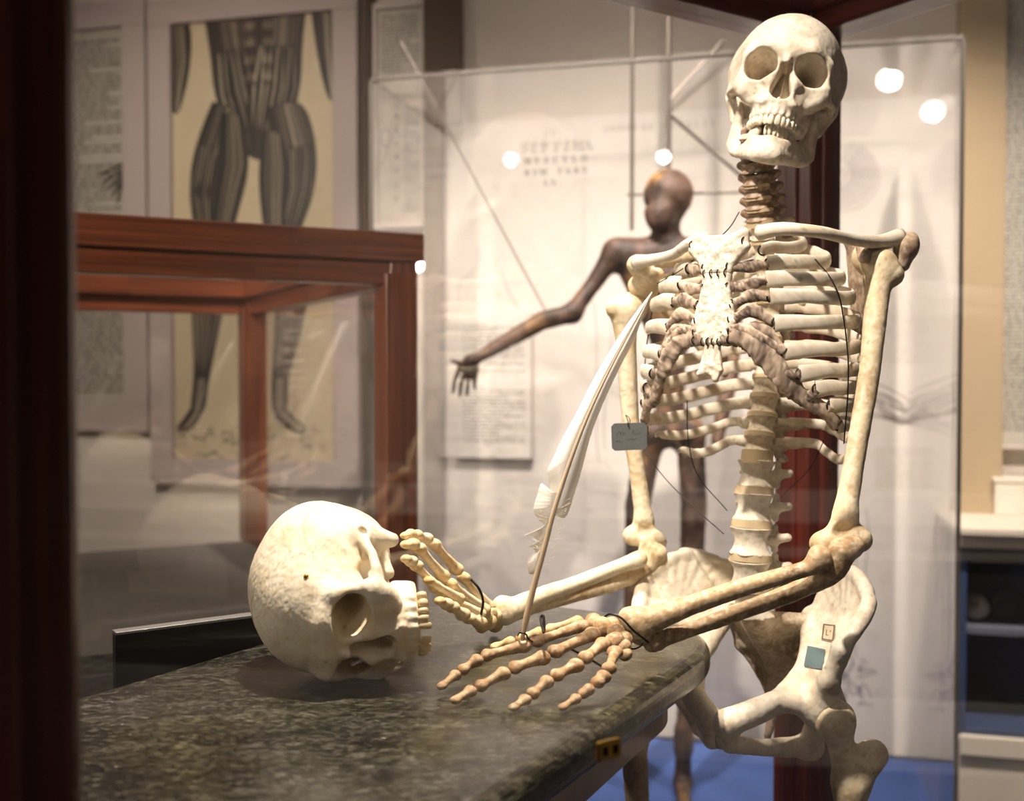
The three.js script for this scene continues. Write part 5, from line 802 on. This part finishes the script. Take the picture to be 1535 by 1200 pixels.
// ------------------------------------------------------------------ the dark dried figure
{
  const D = 2.78, P = (x, y, dd = 0) => V(x, y, D + dd), F = new Field(), k = 0.03;
  const o = thing('anatomical_figure', 'dark brown dried human figure hanging with one arm stretched out', 'figure', v3(P(1010, 600).x, 0.26, P(1010, 600).z));
  F.ell(P(1002, 292), v3(0.064, 0.066, 0.075), 0.02).ell(P(990, 322, -0.05), v3(0.035, 0.04, 0.035), 0.02).cap(P(975, 318, -0.05), P(985, 334, -0.05), 0.014, 0.02, 0.02);
  F.cap(P(998, 330), P(1000, 380), 0.034, 0.04, k);
  F.chain([[P(925, 378), 0.035], [P(960, 385), 0.042], [P(1000, 388), 0.05], [P(1050, 388), 0.042], [P(1085, 392), 0.036]], k);
  F.tri(P(940, 385), P(1065, 385), P(1000, 500), 0.04, k).chain([[P(985, 430), 0.06], [P(1003, 500), 0.045], [P(1005, 600), 0.036], [P(1005, 640), 0.04]], k).cap(P(1020, 430), P(1012, 500), 0.06, 0.04, k); F.cap(P(985, 645), P(1030, 645), 0.04, 0.04, k);
  F.chain([[P(922, 378), 0.030], [P(890, 425, 0.0), 0.021], [P(858, 468, -0.02), 0.022]], 0.02); F.chain([[P(858, 470, -0.02), 0.024], [P(815, 480, -0.04), 0.024], [P(765, 508, -0.06), 0.020], [P(722, 532, -0.08), 0.015], [P(705, 540, -0.09), 0.016]], 0.02);
  F.tri(P(712, 538, -0.09), P(692, 548, -0.09), P(704, 560, -0.09), 0.010, 0.012);
  for (const [a, b] of [[[688, 552], [679, 588]], [[697, 558], [689, 593]], [[706, 558], [700, 592]], [[715, 552], [712, 584]], [[694, 545], [676, 540]]]) F.chain([[P(...a, -0.09), 0.0066], [P((a[0] + b[0]) / 2 - 2, (a[1] + b[1]) / 2, -0.09), 0.006], [P(...b, -0.088), 0.0048]], 0.003);
  F.chain([[P(1085, 395), 0.03], [P(1100, 480), 0.022], [P(1095, 560, -0.03), 0.022], [P(1075, 660, -0.08), 0.016]], 0.02);
  F.chain([[P(975, 655), 0.036], [P(955, 760), 0.032], [P(953, 860), 0.028], [P(950, 960), 0.033], [P(955, 1090), 0.02], [P(955, 1118), 0.022]], k); F.chain([[P(1035, 655), 0.036], [P(1040, 760), 0.034], [P(1036, 860), 0.03], [P(1036, 960), 0.033], [P(1026, 1085), 0.02], [P(1025, 1118), 0.022]], k);
  for (const x of [955, 1024]) { const a = P(x, 1118); a.y = 0.283; F.chain([[a, 0.021], [a.clone().add(v3(-0.01, -0.003, 0.07)), 0.019], [a.clone().add(v3(-0.015, -0.008, 0.13)), 0.013]], 0.02); F.cap(P(x, 1095), a, 0.02, 0.022, 0.02); }
  const c1 = lin(0x644b3d), c2 = lin(0x281d18), c3 = lin(0xb08348);
  part(o, 'body', meshField(F, 0.0050, (x, y, z) => { const n = fbm(x * 22, y * 9, z * 22), m = fbm(x * 14 + 5, y * 14, z * 14); return mix3(mix3(c1, c2, clamp((n - 0.35) * 3, 0, 1)), c3, clamp((m - 0.56) * 6, 0, 1) * (y > 1.72 ? 0.9 : 0.35)); }, { amp: 0.004, freq: 60 }), new THREE.MeshStandardMaterial({ vertexColors: true, roughness: 0.6 }));
  const steel = new THREE.MeshStandardMaterial({ color: 0x7d746c, roughness: 0.4, metalness: 0.6 }), rod = (a, b, r) => tube([a, a.clone().lerp(b, 0.5), b], r, 4);
  const f = thing('support_frame', 'grey steel rods bracing the dark figure above its head', 'frame', P(1000, 262));
  const up = P(1000, 262).clone(); up.y = CAMY + CEIL; part(f, 'rod', rod(P(1002, 266), up, 0.008), steel); part(f, 'brace', rod(P(1002, 170), P(1125, 275), 0.006), steel); part(f, 'crossbar', rod(P(940, 292, 0.08), P(1125, 288, 0.08), 0.004), steel); const up2 = P(948, 300).clone(); up2.y = CAMY + CEIL; part(f, 'rod', rod(P(947, 345, 0.08), v3(P(947, 345, 0.08).x, CAMY + CEIL, P(947, 345, 0.08).z), 0.006), steel); part(f, 'brace', rod(P(1004, 150), P(1085, 60), 0.006), steel);
  const wr = thing('suspension_wire', 'thin grey wire slanting down to the elbow of the dark figure', 'wire', P(820, 470)); part(wr, 'strand', rod(P(820, 470, -0.02), P(600, 60, -0.02).clone().lerp(P(820, 470, -0.02), -0.0), 0.0022), steel);
}
// ------------------------------------------------------------------ spotlights
const canMat = new THREE.MeshStandardMaterial({ color: 0x1d1c1b, roughness: 0.5, side: THREE.DoubleSide });
LAMPS.forEach(([x, h, d, tx, th, td, cd, cone, blend, label, tint]) => {
  const p = W(x, h, d), t = W(tx, th, td), dir = t.clone().sub(p).normalize(), q = new THREE.Quaternion().setFromUnitVectors(v3(0, -1, 0), dir), o = thing('ceiling_spotlight', label, 'lamp', p, 'gallery spotlights');
  const can = new THREE.LatheGeometry([[0.014, 0.13], [0.03, 0.128], [0.046, 0.115], [0.05, 0.09], [0.05, -0.02], [0.047, -0.02], [0.047, 0.05], [0.01, 0.06]].map((a) => new THREE.Vector2(a[0], a[1])), 28), c = new THREE.Mesh(can, canMat); c.name = 'housing'; c.quaternion.copy(q); o.add(c); c.castShadow = c.receiveShadow = true;
  const lens = new THREE.Mesh(new THREE.CylinderGeometry(0.04, 0.04, 0.004, 28), new THREE.MeshStandardMaterial({ color: 0x000000, emissive: tint, emissiveIntensity: 60 })); lens.name = 'bulb_face'; lens.quaternion.copy(q); lens.position.copy(dir).multiplyScalar(0.0215); o.add(lens);
  const ht = CAMY + CEIL - p.y, stem = new THREE.Mesh(new THREE.CylinderGeometry(0.008, 0.008, Math.max(0.02, ht), 10), canMat); stem.name = 'stem'; stem.position.y = ht / 2; stem.castShadow = true; o.add(stem);
  const s = new THREE.SpotLight(tint, cd, 0, cone * Math.PI / 180, blend, 2); s.name = 'light'; s.position.copy(dir).multiplyScalar(0.028); s.target.position.copy(dir).multiplyScalar(1); s.castShadow = true; s.shadow.radius = 1.6; o.add(s); o.add(s.target);
});
renderer.render(scene, camera);
